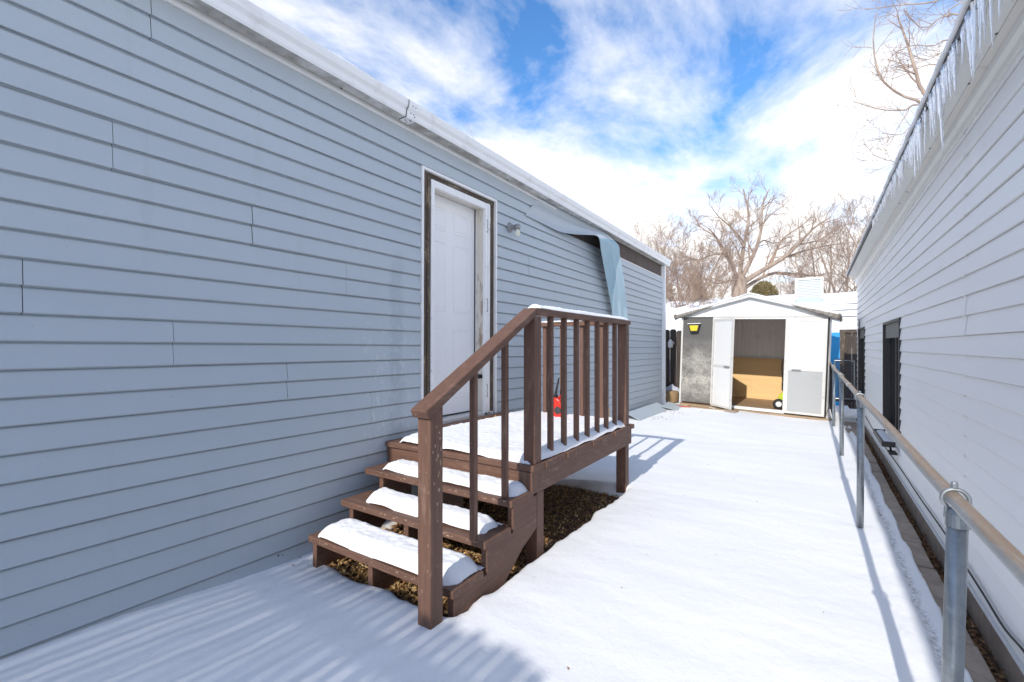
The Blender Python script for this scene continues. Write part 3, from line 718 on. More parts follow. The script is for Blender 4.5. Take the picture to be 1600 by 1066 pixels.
# skirt trim
box('base_trim', M['white_trim'], RH, BX-.010, BX+.012, RY0, RY1, -1.192, -1.181)
# windows
for (a, b, z0, z1v) in wins:
    wf = MB()
    wf.box(BX-.012, BX+.09, a, a+.028, z0, z1v); wf.box(BX-.012, BX+.09, b-.028, b, z0, z1v)
    wf.box(BX-.012, BX+.09, a+.028, b-.028, z1v-.022, z1v); wf.box(BX-.012, BX+.09, a+.028, b-.028, z0, z0+.022)
    f = wf.build('window', M['win_frame'], RH)
    box('head_panel', M['shutter'], f, BX+.012, BX+.03, a+.028, b-.028, z1v-.17, z1v-.022)
    box('pane', M['glass'], f, BX+.050, BX+.056, a+.028, b-.028, z0+.022, z1v-.17)
    box('sash', M['win_frame'], f, BX+.035, BX+.049, (a+b)/2-.015, (a+b)/2+.015, z0+.022, z1v-.17)
    box('sash', M['win_frame'], f, BX+.035, BX+.049, a+.028, a+.06, z0+.022, z1v-.17)
    box('sash', M['win_frame'], f, BX+.035, BX+.049, b-.06, b-.028, z0+.022, z1v-.17)
# foundation blocks
y = -1.4; meshes = []
for row in (0,):
    while y < RY1-.4:
        o_ = rq.uniform(-.003, .003)
        box('foundation_block', M['concrete'], RH, BX+.004+o_, BX+.09, y, y+.392, -1.40, -1.196, .004); y += .40
mb = MB().box(BX+.02, BX+.10, RY0, RY1, -1.5, -1.2); mb.build('foundation', M['concrete'], RH)
# soffit, mouldings, fascia
EX, EZ = .468, 1.207; REND = 9.75
MB().prism([(BX-.012, 1.105), (BX+.01, 1.105), (BX+.01, 1.20), (BX-.035, 1.165), (BX-.03, 1.145), (BX-.014, 1.132)], 'y', RY0, RY1).build('crown_moulding', M['soffit'], RH)
MB().prism([(BX-.030, 1.168), (BX-.036, 1.178), (BX-.06, 1.186), (BX-.06, 1.205), (BX+.01, 1.205)], 'y', RY0, RY1).build('crown_moulding', M['beige'], RH)
MB().prism([(BX-.061, 1.190), (EX, EZ-.006), (EX, EZ+.006), (BX-.061, 1.204)], 'y', RY0, REND).build('soffit', M['soffit'], RH)
MB().prism([(EX-.004, EZ-.012), (EX+.010, EZ-.012), (EX+.010, EZ+.03), (EX-.004, EZ+.03)], 'y', RY0, REND+.02).build('drip_edge', M['dark'], RH)
MB().prism([(EX-.002, EZ+.031), (3.1, 1.95), (5.6, EZ+.031), (5.6, EZ+.015), (3.1, 1.93), (EX+.01, EZ+.0305)], 'y', RY0, REND+.02).build('roof', M['dark'], RH)
mb = MB(); nyy = 300; 
for j in range(nyy+1):
    y = RY0+(REND+.03-RY0)*j/nyy; w = .010*fbm(y, 0, 3, 5.0, 4)
    for (a_, b_) in ((EX+.004, EZ+.030), (EX-.014+w, EZ+.020+w*.5), (EX-.020+w, EZ+.036+w), (EX-.008+w, EZ+.058+w), (EX+.04, EZ+.082), (EX+.3, EZ+.17), (3.1, 2.02), (5.6, EZ+.10)): mb.v.append((a_, y, b_))
nc = 8; mb.f = [(j*nc+i, (j+1)*nc+i, (j+1)*nc+i+1, j*nc+i+1) for j in range(nyy) for i in range(nc-1)]; mb.mi = [0]*len(mb.f)
mb.build('roof_snow', M['snow'], RH, smooth=True)
# icicles
ri = random.Random(31); protos = []
for v in range(6):
    prf = []; n = 9
    for i in range(n+1):
        f = i/n; prf.append((.0075*(1-f)**.8*(1+.22*math.sin(i*2.1+v))+.0006, -f))
    me_ = MB().lathe(prf, (0, 0, 0), 8)
    me = bpy.data.meshes.new('icicle'); me.from_pydata(me_.v, [], me_.f); me.materials.append(M['ice'])
    me.polygons.foreach_set('use_smooth', [True]*len(me.polygons)); protos.append(me)
def icicle(y, ln, w=1., dx=0):
    o = bpy.data.objects.new('icicle', ri.choice(protos)); COL.objects.link(o); o.parent = RH
    o.location = Vector((EX-.002+dx, y, EZ-.008))-ORG[RH.name]; o.scale = (w, w, ln); o.rotation_euler = (ri.uniform(-.03, .03), ri.uniform(-.03, .03), ri.uniform(0, 6))
y = .55
while y < 5.6:
    env = .5+.5*fn(y*1.7, 0, 3)
    ln = (.03+.17*ri.random()**1.7)*(.5+env) if y > 1.25 else (.02+.07*ri.random())
    if y > 3.4: ln *= .75
    if y > 4.3: ln *= .6
    icicle(y, ln*1.2, ri.choice((.6, .8, .9, 1.1, 1.5))*(1+ln)); 
    y += ri.uniform(.006, .030) if fn(y*3.1, 4, 1) > -.25 else ri.uniform(.03, .07)
for px, ln in ((1470, .34), (1517, .25), (1538, .16), (1438, .15), (1583, .14), (1590, .17), (1494, .20), (1478, .17)):
    r_ = ray(px, 0); icicle(EX/r_.x*r_.y, ln, 1.7)
# nail marks
mb = MB()
for (px, py) in ((1557, 53), (1514, 131), (1453, 232), (1417, 300), (1406, 318), (1378, 348)):
    d = ray(px, py); q = None
    for it in range(60):
        X = EX+.005+(BX-.061-EX)*it/60
        p = d*(X/d.x); zz = EZ-.006+(1.190-EZ+.006)*it/60
        if p.z <= zz+.004: q = p; break
    if q: mb.obox(q, (.003, 0, 0), (0, .004, 0), (0, 0, .0015))
if mb.v: mb.build('nail_head', M['dark'], RH)
# cable on the wall
cp = [(1352, 650), (1360, 664), (1372, 684), (1404, 728), (1436, 776), (1474, 830), (1508, 884), (1536, 928), (1568, 980), (1600, 1018), (1640, 1076)]
P = [at(a_, b_, X=BX-.012) for a_, b_ in cp]
pts = [catm(P, (len(P)-1)*i/60) for i in range(61)]
tag(MB().tube(pts, .0045, 7).build('cable', M['cable'], None, smooth=True, org=pts[0]), 'thin black cable drooping along the bottom of the white siding', 'cable')
P = [at(a_, b_, X=BX-.012) for a_, b_ in [(1360, 668), (1380, 694), (1404, 728)]]
# bracket shelf below the near window
SHF = thing('window_shelf', 'dark metal bracket shelf with snow sticking out below the nearer window', 'shelf', (BX, 5.9, -.95))
q0 = Vector((BX-.005, 5.35, -.95))
mb = MB(); mb.box(.53, BX-.008, 5.55, 6.35, -.955, -.935); mb.build('tray', M['win_frame'], SHF, .004)
mb = MB(); mb.box(.53, .545, 5.55, 6.35, -.9345, -.905); mb.box(.5455, BX-.008, 5.55, 5.57, -.9345, -.905); mb.box(.5455, BX-.008, 6.33, 6.35, -.9345, -.905); mb.build('rim', M['win_frame'], SHF)
mb = MB(); mb.obox((.60, 5.48, -.99), (.03, 0, .0), (0, .075, 0), (0, 0, .008)); mb.obox((.60, 5.62, -.97), (.008, 0, 0), (0, .05, .012), (0, 0, .006)); mb.build('bracket', M['black'], SHF)
pillow('snow_layer', 'small patch of snow on the dark shelf under the window', .548, BX-.010, 5.575, 6.325, -.935, .03, 9, 16, 50, .025, .008)

# ================================================================== FENCE
FX = .250; RAILZ = -.340
FE = thing('pipe_fence', 'bare galvanised pipe fence with rusty top rail running beside the white house', 'fence', (FX, 1.3, -1.25))
fposts = [1.578, 3.89, 6.36, 8.86, 11.40]
RP = [(-3.0, .395, -.46), (.9, .311, -.398), (1.578, .296, -.387), (3.89, .257, -.349), (6.36, .247, -.338), (8.86, .25, -.335), (12.6, .252, -.33)]
def rail(y):
    for (a_, xa, za), (b_, xb_, zb_) in zip(RP, RP[1:]):
        if y <= b_: f = (y-a_)/(b_-a_); return (xa+(xb_-xa)*f, za+(zb_-za)*f)
    return RP[-1][1:]
pts = [(rail(y)[0]+.002*math.sin(y*2.9), y, rail(y)[1]+.002*math.sin(y*2.3)) for y in steps(-3.0, 12.6, 60)]
MB().tube(pts, .0178, 18).build('top_rail', M['rail'], FE, smooth=True)
for i, yp in enumerate(fposts):
    RAILX, RAILZ = rail(yp); lean = (.016, .004, -.002, .003, 0)[i]; xb = RAILX+.004-lean*.3
    zb = snow_h(xb, yp)-.1 if yp < 10 else -1.35; zt = RAILZ-.036
    r_ = .0208
    MB().tube([(xb-lean, yp, zb), (xb+lean*.3, yp, zt)], r_, 20).build('post', M['galv'], FE, smooth=True)
    xt = xb+lean*.3
    cap = MB().lathe([(r_+.0035, -.032), (r_+.0035, 0), (r_+.001, .007), (.017, .012), (.012, .016)], (xt, yp, zt), 20).build('post_cap', M['galv'], FE)
    ring = [(RAILX+.0255*math.cos(a_), yp, RAILZ+.0255*math.sin(a_)) for a_ in [R(k) for k in range(-50, 231, 14)]]
    MB().tube([(xt-.0215, yp, zt-.012)]+ring[::-1]+[(xt+.0215, yp, zt-.012)], .0052, 8).build('loop', M['galv'], cap)
    MB().lathe([(.0075, 0), (.0075, .012), (.005, .016)], (RAILX-.002, yp, RAILZ+.028), 12).build('pin', M['galv'], cap)
MB().lathe([(.0208, 0), (.0208, .05)], (rail(5.0)[0], 5.0, rail(5.0)[1]), 16, 'y').build('rail_sleeve', M['rail'], FE)
def chain(mb, p0, du, dv, nu, nv, w, r_=.0022):
    # diagonal wire mesh in the plane spanned by du, dv
    U = du/nu; V = dv/nv
    for k in range(-nv, nu+1):
        for sgn in (1, -1):
            a_ = []; 
            for j in range(nv+1):
                i_ = (k+j) if sgn == 1 else (k+nv-j)
                if 0 <= i_ <= nu: a_.append(p0+U*i_+V*j)
            if len(a_) > 1: mb.tube([a_[0], a_[-1]], r_, 3, False)
mb = MB(); chain(mb, Vector((FX+.0, 9.0, -1.2)), Vector((0, 3.5, 0)), Vector((0, 0, .84)), 55, 13, .065, .0042)
mb.build('wire_mesh', M['dark'], FE)
GT = thing('chain_link_gate', 'small dark chain link gate between the fence end and the white house', 'gate', (.30, 10.45, -1.25))
mb = MB(); a_ = [(.31, 10.45, -.98), (.31, 10.45, -.27), (.60, 10.45, -.27), (.60, 10.45, -.98), (.31, 10.45, -.98)]
for p, q in zip(a_, a_[1:]): mb.tube([p, q], .011, 8)
mb.build('frame', M['galv'], GT)
mb = MB(); chain(mb, Vector((.31, 10.45, -.98)), Vector((.29, 0, 0)), Vector((0, 0, .74)), 6, 15, .05, .005); mb.build('wire_mesh', M['dark'], GT)
box('bottom_bar', M['black'], GT, .31, .60, 10.44, 10.46, -1.03, -.985)

# ================================================================== SHED
SO = Vector((-2.344, 9.83, -1.175))
SH = thing('garden_shed', 'metal garden shed with white doors standing open, gabled snowy roof and plywood inside', 'shed', SO, (0, R(1.95), R(-2.75)))
def sb(name, mat, x0, x1, y0, y1, z0, z1, par=None, bevel=0):
    return MB().box(x0, x1, y0, y1, z0, z1).build(name, mat, None, bevel) if False else _sb(name, mat, x0, x1, y0, y1, z0, z1, par or SH, bevel)
def _sb(name, mat, x0, x1, y0, y1, z0, z1, par, bevel):
    o = SO; return MB().box(x0+o.x, x1+o.x, y0+o.y, y1+o.y, z0+o.z, z1+o.z).build(name, mat, par, bevel)
SW, SD, SE = 2.50, 1.85, 1.80
sb('front_panel', M['shed_grey'], .02, .595, .0, .012, .04, SE-.02)
sb('corner_post', M['shed_trim'], -.01, .02, -.012, .03, .02, SE); sb('door_post', M['shed_trim'], .596, .625, -.015, .03, .03, SE-.04)
sb('corner_post', M['black'], SW-.02, SW+.012, -.006, .03, .02, SE)
# corrugated back + sides
def corr(a, b, fixed, axis, z0, z1, name, pitch=.05, amp=.011):
    n = int((b-a)/pitch)*4; mb = MB(); o = SO; prof = []
    for i in range(n+1):
        f = i/n; w = a+(b-a)*f; k = i % 4; off = (0, 0, amp, amp)[k]; prof.append((w, off))
    for (w, off) in prof:
        for z in (z0, z1):
            mb.v.append((o.x+w, o.y+fixed-off, o.z+z) if axis == 'x' else (o.x+fixed+off, o.y+w, o.z+z))
    mb.f = [(2*i, 2*i+2, 2*i+3, 2*i+1) for i in range(len(prof)-1)]; mb.mi = [0]*len(mb.f)
    return mb.build(name, M['shed_in'], SH)
corr(.01, SW-.01, SD, 'x', .02, 2.1, 'back_wall', .085, .016); corr(.03, SD-.02, .0, 'y', .02, SE, 'side_wall'); corr(.03, SD-.02, SW-.012, 'y', .02, SE, 'side_wall')
sb('rail', M['shed_trim'], .02, SW-.02, SD-.05, SD-.015, .95, .985)
sb('plywood_sheet', M['plywood'], .03, SW-.03, SD-.034, SD-.020, .03, .945)
sb('header', M['shed_trim'], .60, 2.49, -.02, .05, 1.735, 1.775)
sb('door_track', M['shed_trim'], .02, 2.49, -.03, .012, 1.776, 1.80)
for i in range(9):
    sb('floor_plank', M['plank_x'], .03, SW-.03, .06+i*.195, .06+i*.195+.19, .0, .032)
sb('sill', M['white'], .62, 1.88, -.03, .055, .0, .05)
pl_ = sb('plinth', M['tan_wood'], .35, 2.66, -.11, -.031, -.085, -.005, bevel=.01)
sb('base', M['tan_wood'], .0, 2.5, -.009, SD, -.14, -.002)
# gable
gz = SE; o = SO
MB().prism([(o.x-.02, o.z+1.802), (o.x+2.52, o.z+1.802), (o.x+1.25, o.z+2.165)], 'y', o.y-.004, o.y+.01).build('gable', M['shed_white'], SH)
MB().prism([(o.x-.02, o.z+1.802), (o.x+2.52, o.z+1.802), (o.x+1.25, o.z+2.165)], 'y', o.y+SD, o.y+SD+.01).build('gable', M['shed_in'], SH)
for s_, xe in ((-1, -.11), (1, 2.63)):
    ze = 1.775
    MB().prism([(o.x+1.25, o.z+2.15), (o.x+xe, o.z+ze), (o.x+xe, o.z+ze+.045), (o.x+1.25, o.z+2.205)], 'y', o.y-.09, o.y-.055).build('roof_trim', M['shed_trim'] , SH)
    MB().prism([(o.x+1.25, o.z+2.170), (o.x+xe, o.z+ze+.010), (o.x+xe, o.z+ze+.050), (o.x+1.25, o.z+2.208)], 'y', o.y-.0545, o.y+SD+.08).build('roof', M['shed_white'], SH)
# roof snow, thinner at the eaves where weathered edge shows
mb = MB(); nx, ny = 60, 26
for j in range(ny+1):
    for i in range(nx+1):
        x = -.12+2.76*i/nx; y = -.10+(SD+.17)*j/ny
        zr = 2.208-abs(x-1.25)*.313
        e = min(x+.12, 2.64-x); f = sst(.0, .45, e+.10*fn(x, y, 2, 5)); ey = sst(0, .05, min(y+.10, SD+.07-y))
        z = zr-.012+.050*f*(.35+.65*ey)+.006*fbm(x, y, 2, 6, 2)
        mb.v.append((o.x+x, o.y+y, o.z+z))
mb.f = [(j*(nx+1)+i, j*(nx+1)+i+1, (j+1)*(nx+1)+i+1, (j+1)*(nx+1)+i) for j in range(ny) for i in range(nx)]; mb.mi = [0]*len(mb.f)
mb.build('roof_snow', M['snow'], SH, smooth=True)
for sgn, xa, xb in ((1, -.135, .62), (-1, 2.655, 1.88)):   # weathered edging, thick at the eaves and tapering up the slope
    mb = MB(); n_ = 14; pts = []; rr2 = []
    for i in range(n_+1):
        f = i/n_; x = xa+(xb-xa)*f; pts.append((o.x+x, o.y-.085, o.z+2.195-abs(x-1.25)*.313+.004*fn(i, 1, 2, .9))); rr2.append(.044*(1-f)**.7+.005+.010*fn(i, 3, sgn, .9))
    mb.tube(pts, rr2, 9); mb.build('roof_edging', M['roof_edge'], SH, smooth=True)
# eave edge lumps (weathered)
for xe in (-.125, 2.645):
    mb = MB(); pts = [(o.x+xe, o.y+yy, o.z+1.80+.01*fn(yy, 0, 3, 4)) for yy in steps(-.10, SD+.08, 16)]
    mb.tube(pts, [.032+.008*fn(i, 0, 1, .9) for i in range(17)], 9); mb.build('roof_edging', M['roof_edge'], SH, smooth=True)
# doors
def shed_door(hx, hy, ang, w, upper, lower, flip=1):
    d = Vector((math.cos(ang), -math.sin(ang), 0)); nv = Vector((math.sin(ang), math.cos(ang), 0)); base = Vector((o.x+hx, o.y+hy, o.z))
    def bar(name, a0, a1, z0, z1, th, mat, par, offs=0):
        c = base+d*((a0+a1)/2)+Vector((0, 0, (z0+z1)/2))+nv*offs
        return MB().obox(c, d*((a1-a0)/2), nv*th, Vector((0, 0, (z1-z0)/2))).build(name, mat, par)
    dr = bar('door', .0, .045, .02, 1.735, .013, M['shed_trim'], SH)
    bar('stile', w-.045, w, .02, 1.735, .013, M['shed_trim'], dr)
    for (z0, z1) in ((.02, .06), (.80, .84), (1.69, 1.735)): bar('rail', .0455, w-.0455, z0, z1, .012, M['shed_trim'], dr)
    bar('upper_panel', .0455, w-.0455, .8405, 1.6895, .005, upper, dr); bar('lower_panel', .0455, w-.0455, .0605, .7995, .005, lower, dr)
    bar('handle', w-.20 if flip > 0 else .10, w-.06 if flip > 0 else .24, .808, .826, .012, M['lamp_metal'], dr, -.026)
    return dr
shed_door(.625, -.03, R(42), .58, M['shed_white'], M['shed_white'])
shed_door(1.875, -.045, R(.5), .61, M['shed_white'], M['shed_panel'], -1)
sb('door_post', M['shed_trim'], 1.850, 1.872, -.03, .03, .05, 1.735)
# yellow lamp on the grey panel
q = at(1085, 513, Y=9.78)
YL = thing('flood_lamp', 'small yellow and black lamp fixed high on the grey shed panel', 'lamp', q)
mb = MB(); mb.prism([(q.x-.115, q.z+.085), (q.x+.115, q.z+.085), (q.x+.075, q.z-.085), (q.x-.075, q.z-.085)], 'y', q.y-.04, q.y+.03); mb.build('housing', M['black'], YL, .006)
mb = MB(); mb.prism([(q.x-.088, q.z+.055), (q.x+.088, q.z+.055), (q.x+.058, q.z-.055), (q.x-.058, q.z-.055)], 'y', q.y-.055, q.y-.041); mb.build('lens', M['yellow'], YL, .004)
MB().box(q.x-.125, q.x+.125, q.y-.05, q.y+.03, q.z+.086, q.z+.10).build('lid', M['shed_white'], YL)
# mower / trimmer inside
mw = at(1219, 632, Y=10.05); MW = thing('lawn_mower', 'lime green and black mower standing just inside the shed beside the right door', 'mower', (mw.x, mw.y, -1.17))
mz = -1.20
MB().lathe([(.02, -.03), (.085, -.028), (.10, -.01), (.10, .01), (.085, .028), (.02, .03)], (mw.x-.02, mw.y-.05, mz+.10), 18, 'y').build('wheel', M['black'], MW)
MB().lathe([(.01, -.036), (.05, -.034), (.05, .034), (.01, .036)], (mw.x-.02, mw.y-.05, mz+.10), 14, 'y').build('hub', M['shed_white'], MW)
MB().prism([(mw.x-.04, mz+.08), (mw.x+.30, mz+.08), (mw.x+.30, mz+.26), (mw.x+.05, mz+.34), (mw.x-.03, mz+.24)], 'y', mw.y, mw.y+.28).build('housing', M['lime'], MW, .02)
MB().box(mw.x+.02, mw.x+.24, mw.y+.04, mw.y+.24, mz+.345, mz+.52).build('engine', M['black'], MW, .02)
MB().tube([(mw.x+.05, mw.y+.1, mz+.3), (mw.x+.02, mw.y+.2, mz+.8), (mw.x+.03, mw.y+.25, mz+.95)], .014, 8).build('handle', M['black'], MW)

# ================================================================== SMALL THINGS ROUND THE SHED
DF = thing('wooden_fence', 'dark weathered board fence between the blue house and the shed', 'fence', (-2.9, 10.6, -1.3))
rf_ = random.Random(3)
for i in range(14):
    x = -4.3+i*.142; top = .36+rf_.uniform(-.03, .04)
    MB().prism([(x, -1.4), (x+.134, -1.4), (x+.134, top-.03), (x+.10, top), (x+.03, top), (x, top-.03)], 'y', 10.60+rf_.uniform(-.006, .006), 10.62).build('picket', M['dark_fence'], DF)
for z in (-.9, .0): box('rail', M['dark_fence'], DF, -4.3, -2.36, 10.622, 10.66, z, z+.08)
p = at(1057, 618, Y=10.2)
tag(MB().lathe([(.10, 0), (.13, .04), (.145, .14), (.14, .22), (.12, .25), (.10, .245)], (p.x-.08, 10.15, -1.22), 16).build('plant_pot', M['pot'], None, smooth=True), 'round tan pot on the snow behind the corner of the blue house', 'pot')
mb = MB(); 
for j in range(13):
    for i in range(13):
        x = -2.9+.55*i/12; y = 10.18+.35*j/12; r_ = max(0, 1-math.hypot((i-6)/6.5, (j-6)/6.5)); mb.v.append((x, y, -1.26+.42*math.sqrt(r_)+.06*fbm(x, y, 3, 7, 3)))
mb.f = [(j*13+i, j*13+i+1, (j+1)*13+i+1, (j+1)*13+i) for j in range(12) for i in range(12)]; mb.mi = [0]*144
tag(mb.build('plastic_sheet', M['bag'], None, smooth=True), 'crumpled grey plastic sheeting heaped against the dark fence', 'plastic sheet')
p = at(1047, 537, Y=10.5); JG = thing('white_jug', 'white plastic jug hanging on the dark board fence', 'jug', (p.x, 10.56, p.z-.09))
MB().lathe([(.05, 0), (.055, .02), (.055, .12), (.03, .16), (.018, .19)], (p.x, 10.53, p.z-.09), 12).build('body', M['white'], JG, smooth=True)
MB().tube([(p.x+.05, 10.53, p.z-.02), (p.x+.085, 10.53, p.z), (p.x+.05, 10.53, p.z+.05)], .008, 6).build('handle', M['white'], JG)
# bricks and straw mat at the shed's foot
p = at(1058, 634, Y=9.55); 
for i, (dx_, lab) in enumerate(((0, 'red brick half buried at the left foot of the shed'), (.17, 'second red brick lying right of the first beside the straw mat'))):
    bk = tag(MB().obox((0, 0, 0), (.09, .02*(i*2-1), 0), (-.01, .045, 0), (0, 0, .028)).build('brick', M['brick'], None, .006, org=(0, 0, 0)), lab, 'brick'); bk.location = (p.x+dx_, 9.52-.03*i, -1.222)
mb = MB(); nx_, ny_ = 30, 8
for j in range(ny_+1):
    for i in range(nx_+1):
        x = -2.15+.95*i/nx_; y = 9.48+.26*j/ny_-.10*i/nx_; mb.v.append((x, y, -1.205+.014*fbm(x, y, 1, 9, 3)-.03*(j == 0)-.0006*i))
mb.f = [(j*(nx_+1)+i, j*(nx_+1)+i+1, (j+1)*(nx_+1)+i+1, (j+1)*(nx_+1)+i) for j in range(ny_) for i in range(nx_)]; mb.mi = [0]*len(mb.f)
tag(mb.build('straw_mat', M['mat_tan'], None), 'ragged tan straw mat along the foot of the grey shed panel', 'mat')
tag(MB().obox((-1.32, 9.30, -1.20), (.10, -.05, 0), (.012, .02, 0), (0, 0, .01)).build('stick', M['tan_wood'], None), 'short brown stick lying in front of the open shed door', 'stick')
# fallen siding pieces by the far wall
for (c_, ax, ay, tz, lab) in (((-2.50, 8.25, -1.17), (.13, -.02, -.05), (.02, .85, .0), .004, 'long pale blue siding offcut leaning at the base of the far blue wall'), ((-2.35, 9.30, -1.19), (.15, .03, -.03), (-.05, .42, .0), .004, 'short pale blue siding offcut lying by the downspout')):
    tag(MB().obox((0, 0, 0), ax, ay, (0, 0, tz)).build('siding_offcut', M['blue'], None, org=(0, 0, 0)), lab, 'siding offcut')
    bpy.context.scene.collection.objects[-1].location = c_
scatter('debris', 'dark crumbs and gravel scattered on the snow near the downspout', 130, lambda r: (r.gauss(-2.25, .22), r.uniform(7.6, 9.5), -1.222), .012, [M['leaf2'], M['dark'], M['brick']], 12)
scatter('debris', 'sparse bits of leaf and bark dropped on the open snow of the yard', 60, lambda r: (lambda x, y: (x, y, snow_h(x, y)+.001))(r.uniform(-1.3, .2), r.uniform(1.2, 9)), .007, [M['leaf2'], M['leaf1']], 17)
scatter('debris', 'brown leaves and grit along the foot of the far blue wall', 420, lambda r: (r.gauss(-2.62, .03), r.uniform(4.3, 9.7), -1.21+r.uniform(0, .012)), .013, [M['leaf2'], M['leaf1'], M['dark']], 13)

# beyond the gate
tag(MB().box(.285, .455, 12.2, 12.26, -1.4, .30).build('blue_slab', M['cyan'], None, .01), 'upright bright blue panel beyond the gate', 'panel')  # plain upright blue slab, what it belongs to is not known
CB = thing('wooden_gate', 'old brown wooden gate in a thick frame beyond the blue panel', 'gate', (.6, 12.5, -1.4))
box('frame', M['grey_wood'], CB, .46, .56, 12.45, 12.55, -1.4, .37); box('frame', M['grey_wood'], CB, .92, 1.0, 12.45, 12.55, -1.4, .37); box('frame', M['grey_wood_y'], CB, .56, .92, 12.45, 12.55, .30, .37)
for i in range(3): box('board', M['dark_fence'], CB, .562+i*.12, .678+i*.12, 12.49, 12.52, -1.38, .298)

# ================================================================== NEIGHBOUR HOUSE BEHIND
NH = thing('neighbour_house', 'white house behind the shed with a broad snow covered roof', 'house', (-1, 18, -1.4))
mb = MB(); mb.box(-12, 9, 13.8, 13.9, -1.4, .40); mb.box(-12, 9, 20.6, 20.7, -1.4, .78); mb.box(-12, -11.9, 13.9, 20.6, -1.4, .40); mb.box(8.9, 9, 13.9, 20.6, -1.4, .40); mb.build('wall', M['white_siding'], NH)
box('fascia', M['white'], NH, -12.2, 9.2, 13.36, 13.395, .24, .37)
MB().prism([(13.4, .33), (18.0, 1.66), (21.0, .80), (21.0, .76), (13.4, .29)], 'x', -12.2, 9.2).build('roof', M['dark'], NH)
mb = MB(); nx_, ny_ = 120, 20
for j in range(ny_+1):
    for i in range(nx_+1):
        x = -12.25+21.5*i/nx_; y = 13.34+7.7*j/ny_; zr = 1.66-abs(y-18)*.289
        e = sst(0, .12, min(y-13.34, 21.04-y)); mb.v.append((x, y, zr-.03+.11*e+.03*fbm(x, y, 2, .9, 3)))
mb.f = [(j*(nx_+1)+i, j*(nx_+1)+i+1, (j+1)*(nx_+1)+i+1, (j+1)*(nx_+1)+i) for j in range(ny_) for i in range(nx_)]; mb.mi = [0]*len(mb.f)
mb.build('roof_snow', M['snow'], NH, smooth=True)
q = at(1264, 468, Y=16.5); AC = thing('roof_cooler', 'boxy pale evaporative cooler standing on the snowy roof', 'cooler', (q.x, 16.5, q.z-.1))
w_ = .36; mb = MB().box(q.x-w_, q.x+w_, 16.5, 17.2, q.z-.20, q.z+.66); mb.build('cabinet', M['cooler'], AC, .02)
mb = MB()
for i in range(11):
    zz = q.z+.07+i*.048; mb.obox((q.x, 16.485, zz), (w_-.08, 0, 0), (0, .010, -.008), (0, .003, .004))
mb.build('louvre', M['white_siding'], AC)
mb = MB(); mb.box(q.x-w_, q.x-w_+.06, 16.47, 16.50, q.z, q.z+.66); mb.box(q.x+w_-.06, q.x+w_, 16.47, 16.50, q.z, q.z+.66); mb.box(q.x-w_+.06, q.x+w_-.06, 16.47, 16.50, q.z+.60, q.z+.66); mb.build('rim', M['white'], AC)

mb = MB(); rg = random.Random(8)
for k in range(3):
    pts = [(.2+i*.5, 14.6+k*.75+.05*rg.random(), 1.66-abs(18-(14.6+k*.75))*.289+.085+.01*rg.random()) for i in range(12)]
    mb.tube(pts, [.012*rg.uniform(.2, 1.3) for _ in pts], 5)
mb.build('roof_shadow_line', M['dark'], NH)  # dark lines laid on the roof snow to draw branch shadows and an eave
# ================================================================== TREES
CR = Vector((cs, sn, 0)); CF = Vector((-sn, cs, 0))
def grow(mbs, p, d, ln, r0, lvl, rnd, maxl, spread=.62, up=.10, dens=1.0):
    n = 6 if lvl < 2 else (5 if lvl < maxl else 3)
    pts = [p.copy()]; dd = d.normalized(); q = p.copy()
    for i in range(n):
        dd = (dd+Vector((rnd.gauss(0, .11), rnd.gauss(0, .11), rnd.gauss(0, .09)+up))).normalized(); q = q+dd*(ln/n); pts.append(q.copy())
    rad = [max(r0*(1-.72*i/n), .0045) for i in range(n+1)]
    mbs[0 if lvl <= 1 else 1].tube(pts, rad, 7 if lvl == 0 else (5 if lvl <= 2 else 3), False)
    branch(mbs, pts, rad, ln, lvl, rnd, maxl, spread, up, dens)
def branch(mbs, pts, rad, ln, lvl, rnd, maxl, spread, up, dens, k0=.2):
    if lvl >= maxl: return
    nb = int((6 if lvl < 2 else 5)*dens+rnd.random()); n = len(pts)-1
    for b_ in range(nb):
        f = k0+(1-k0)*(b_+rnd.random())/nb; f = min(f, .98); i = int(f*n); g = f*n-i
        p = pts[i].lerp(pts[i+1], g); d = (pts[i+1]-pts[i]).normalized()
        o_ = Vector((rnd.gauss(0, 1), rnd.gauss(0, 1), rnd.gauss(0, 1))); o_ = (o_-d*o_.dot(d)).normalized()
        nd = (d*(1-spread*.6)+o_*spread*rnd.uniform(.7, 1.3)).normalized()
        grow(mbs, p, nd, ln*rnd.uniform(.42, .68)*(1-.35*f), max(rad[i]*.55, .006), lvl+1, rnd, maxl, spread, up, dens)
def finish(mbs, root):
    mbs[0].build('trunk', M['bark'], root, smooth=True); mbs[1].build('crown', M['twig'], root, smooth=True)
def rand_tree(label, px, Y, H, seed, maxl=4, stems=3, dens=1.0, r=.14, spread=.62, name='bare_tree', zb=-1.4, up=.10):
    rnd = random.Random(seed); d = ray(px, 541); X = d.x/d.y*Y
    t_ = thing(name, label, 'tree', (X, Y, zb), group='bare trees behind the yard'); mbs = [MB(), MB()]
    base = Vector((X, Y, zb)); fork = base+Vector((rnd.gauss(0, .1), rnd.gauss(0, .1), H*.22))
    mbs[0].tube([base, base.lerp(fork, .5)+Vector((.04, 0, 0)), fork], [r*1.5, r*1.15, r], 9, False)
    for s_ in range(stems):
        a_ = 6.28*(s_+rnd.random()*.5)/stems
        grow(mbs, fork, Vector((math.cos(a_)*.55, math.sin(a_)*.55, 1)), H*.62*rnd.uniform(.8, 1.05), r*.75, 0, rnd, maxl, spread, up, dens)
    finish(mbs, t_); return t_
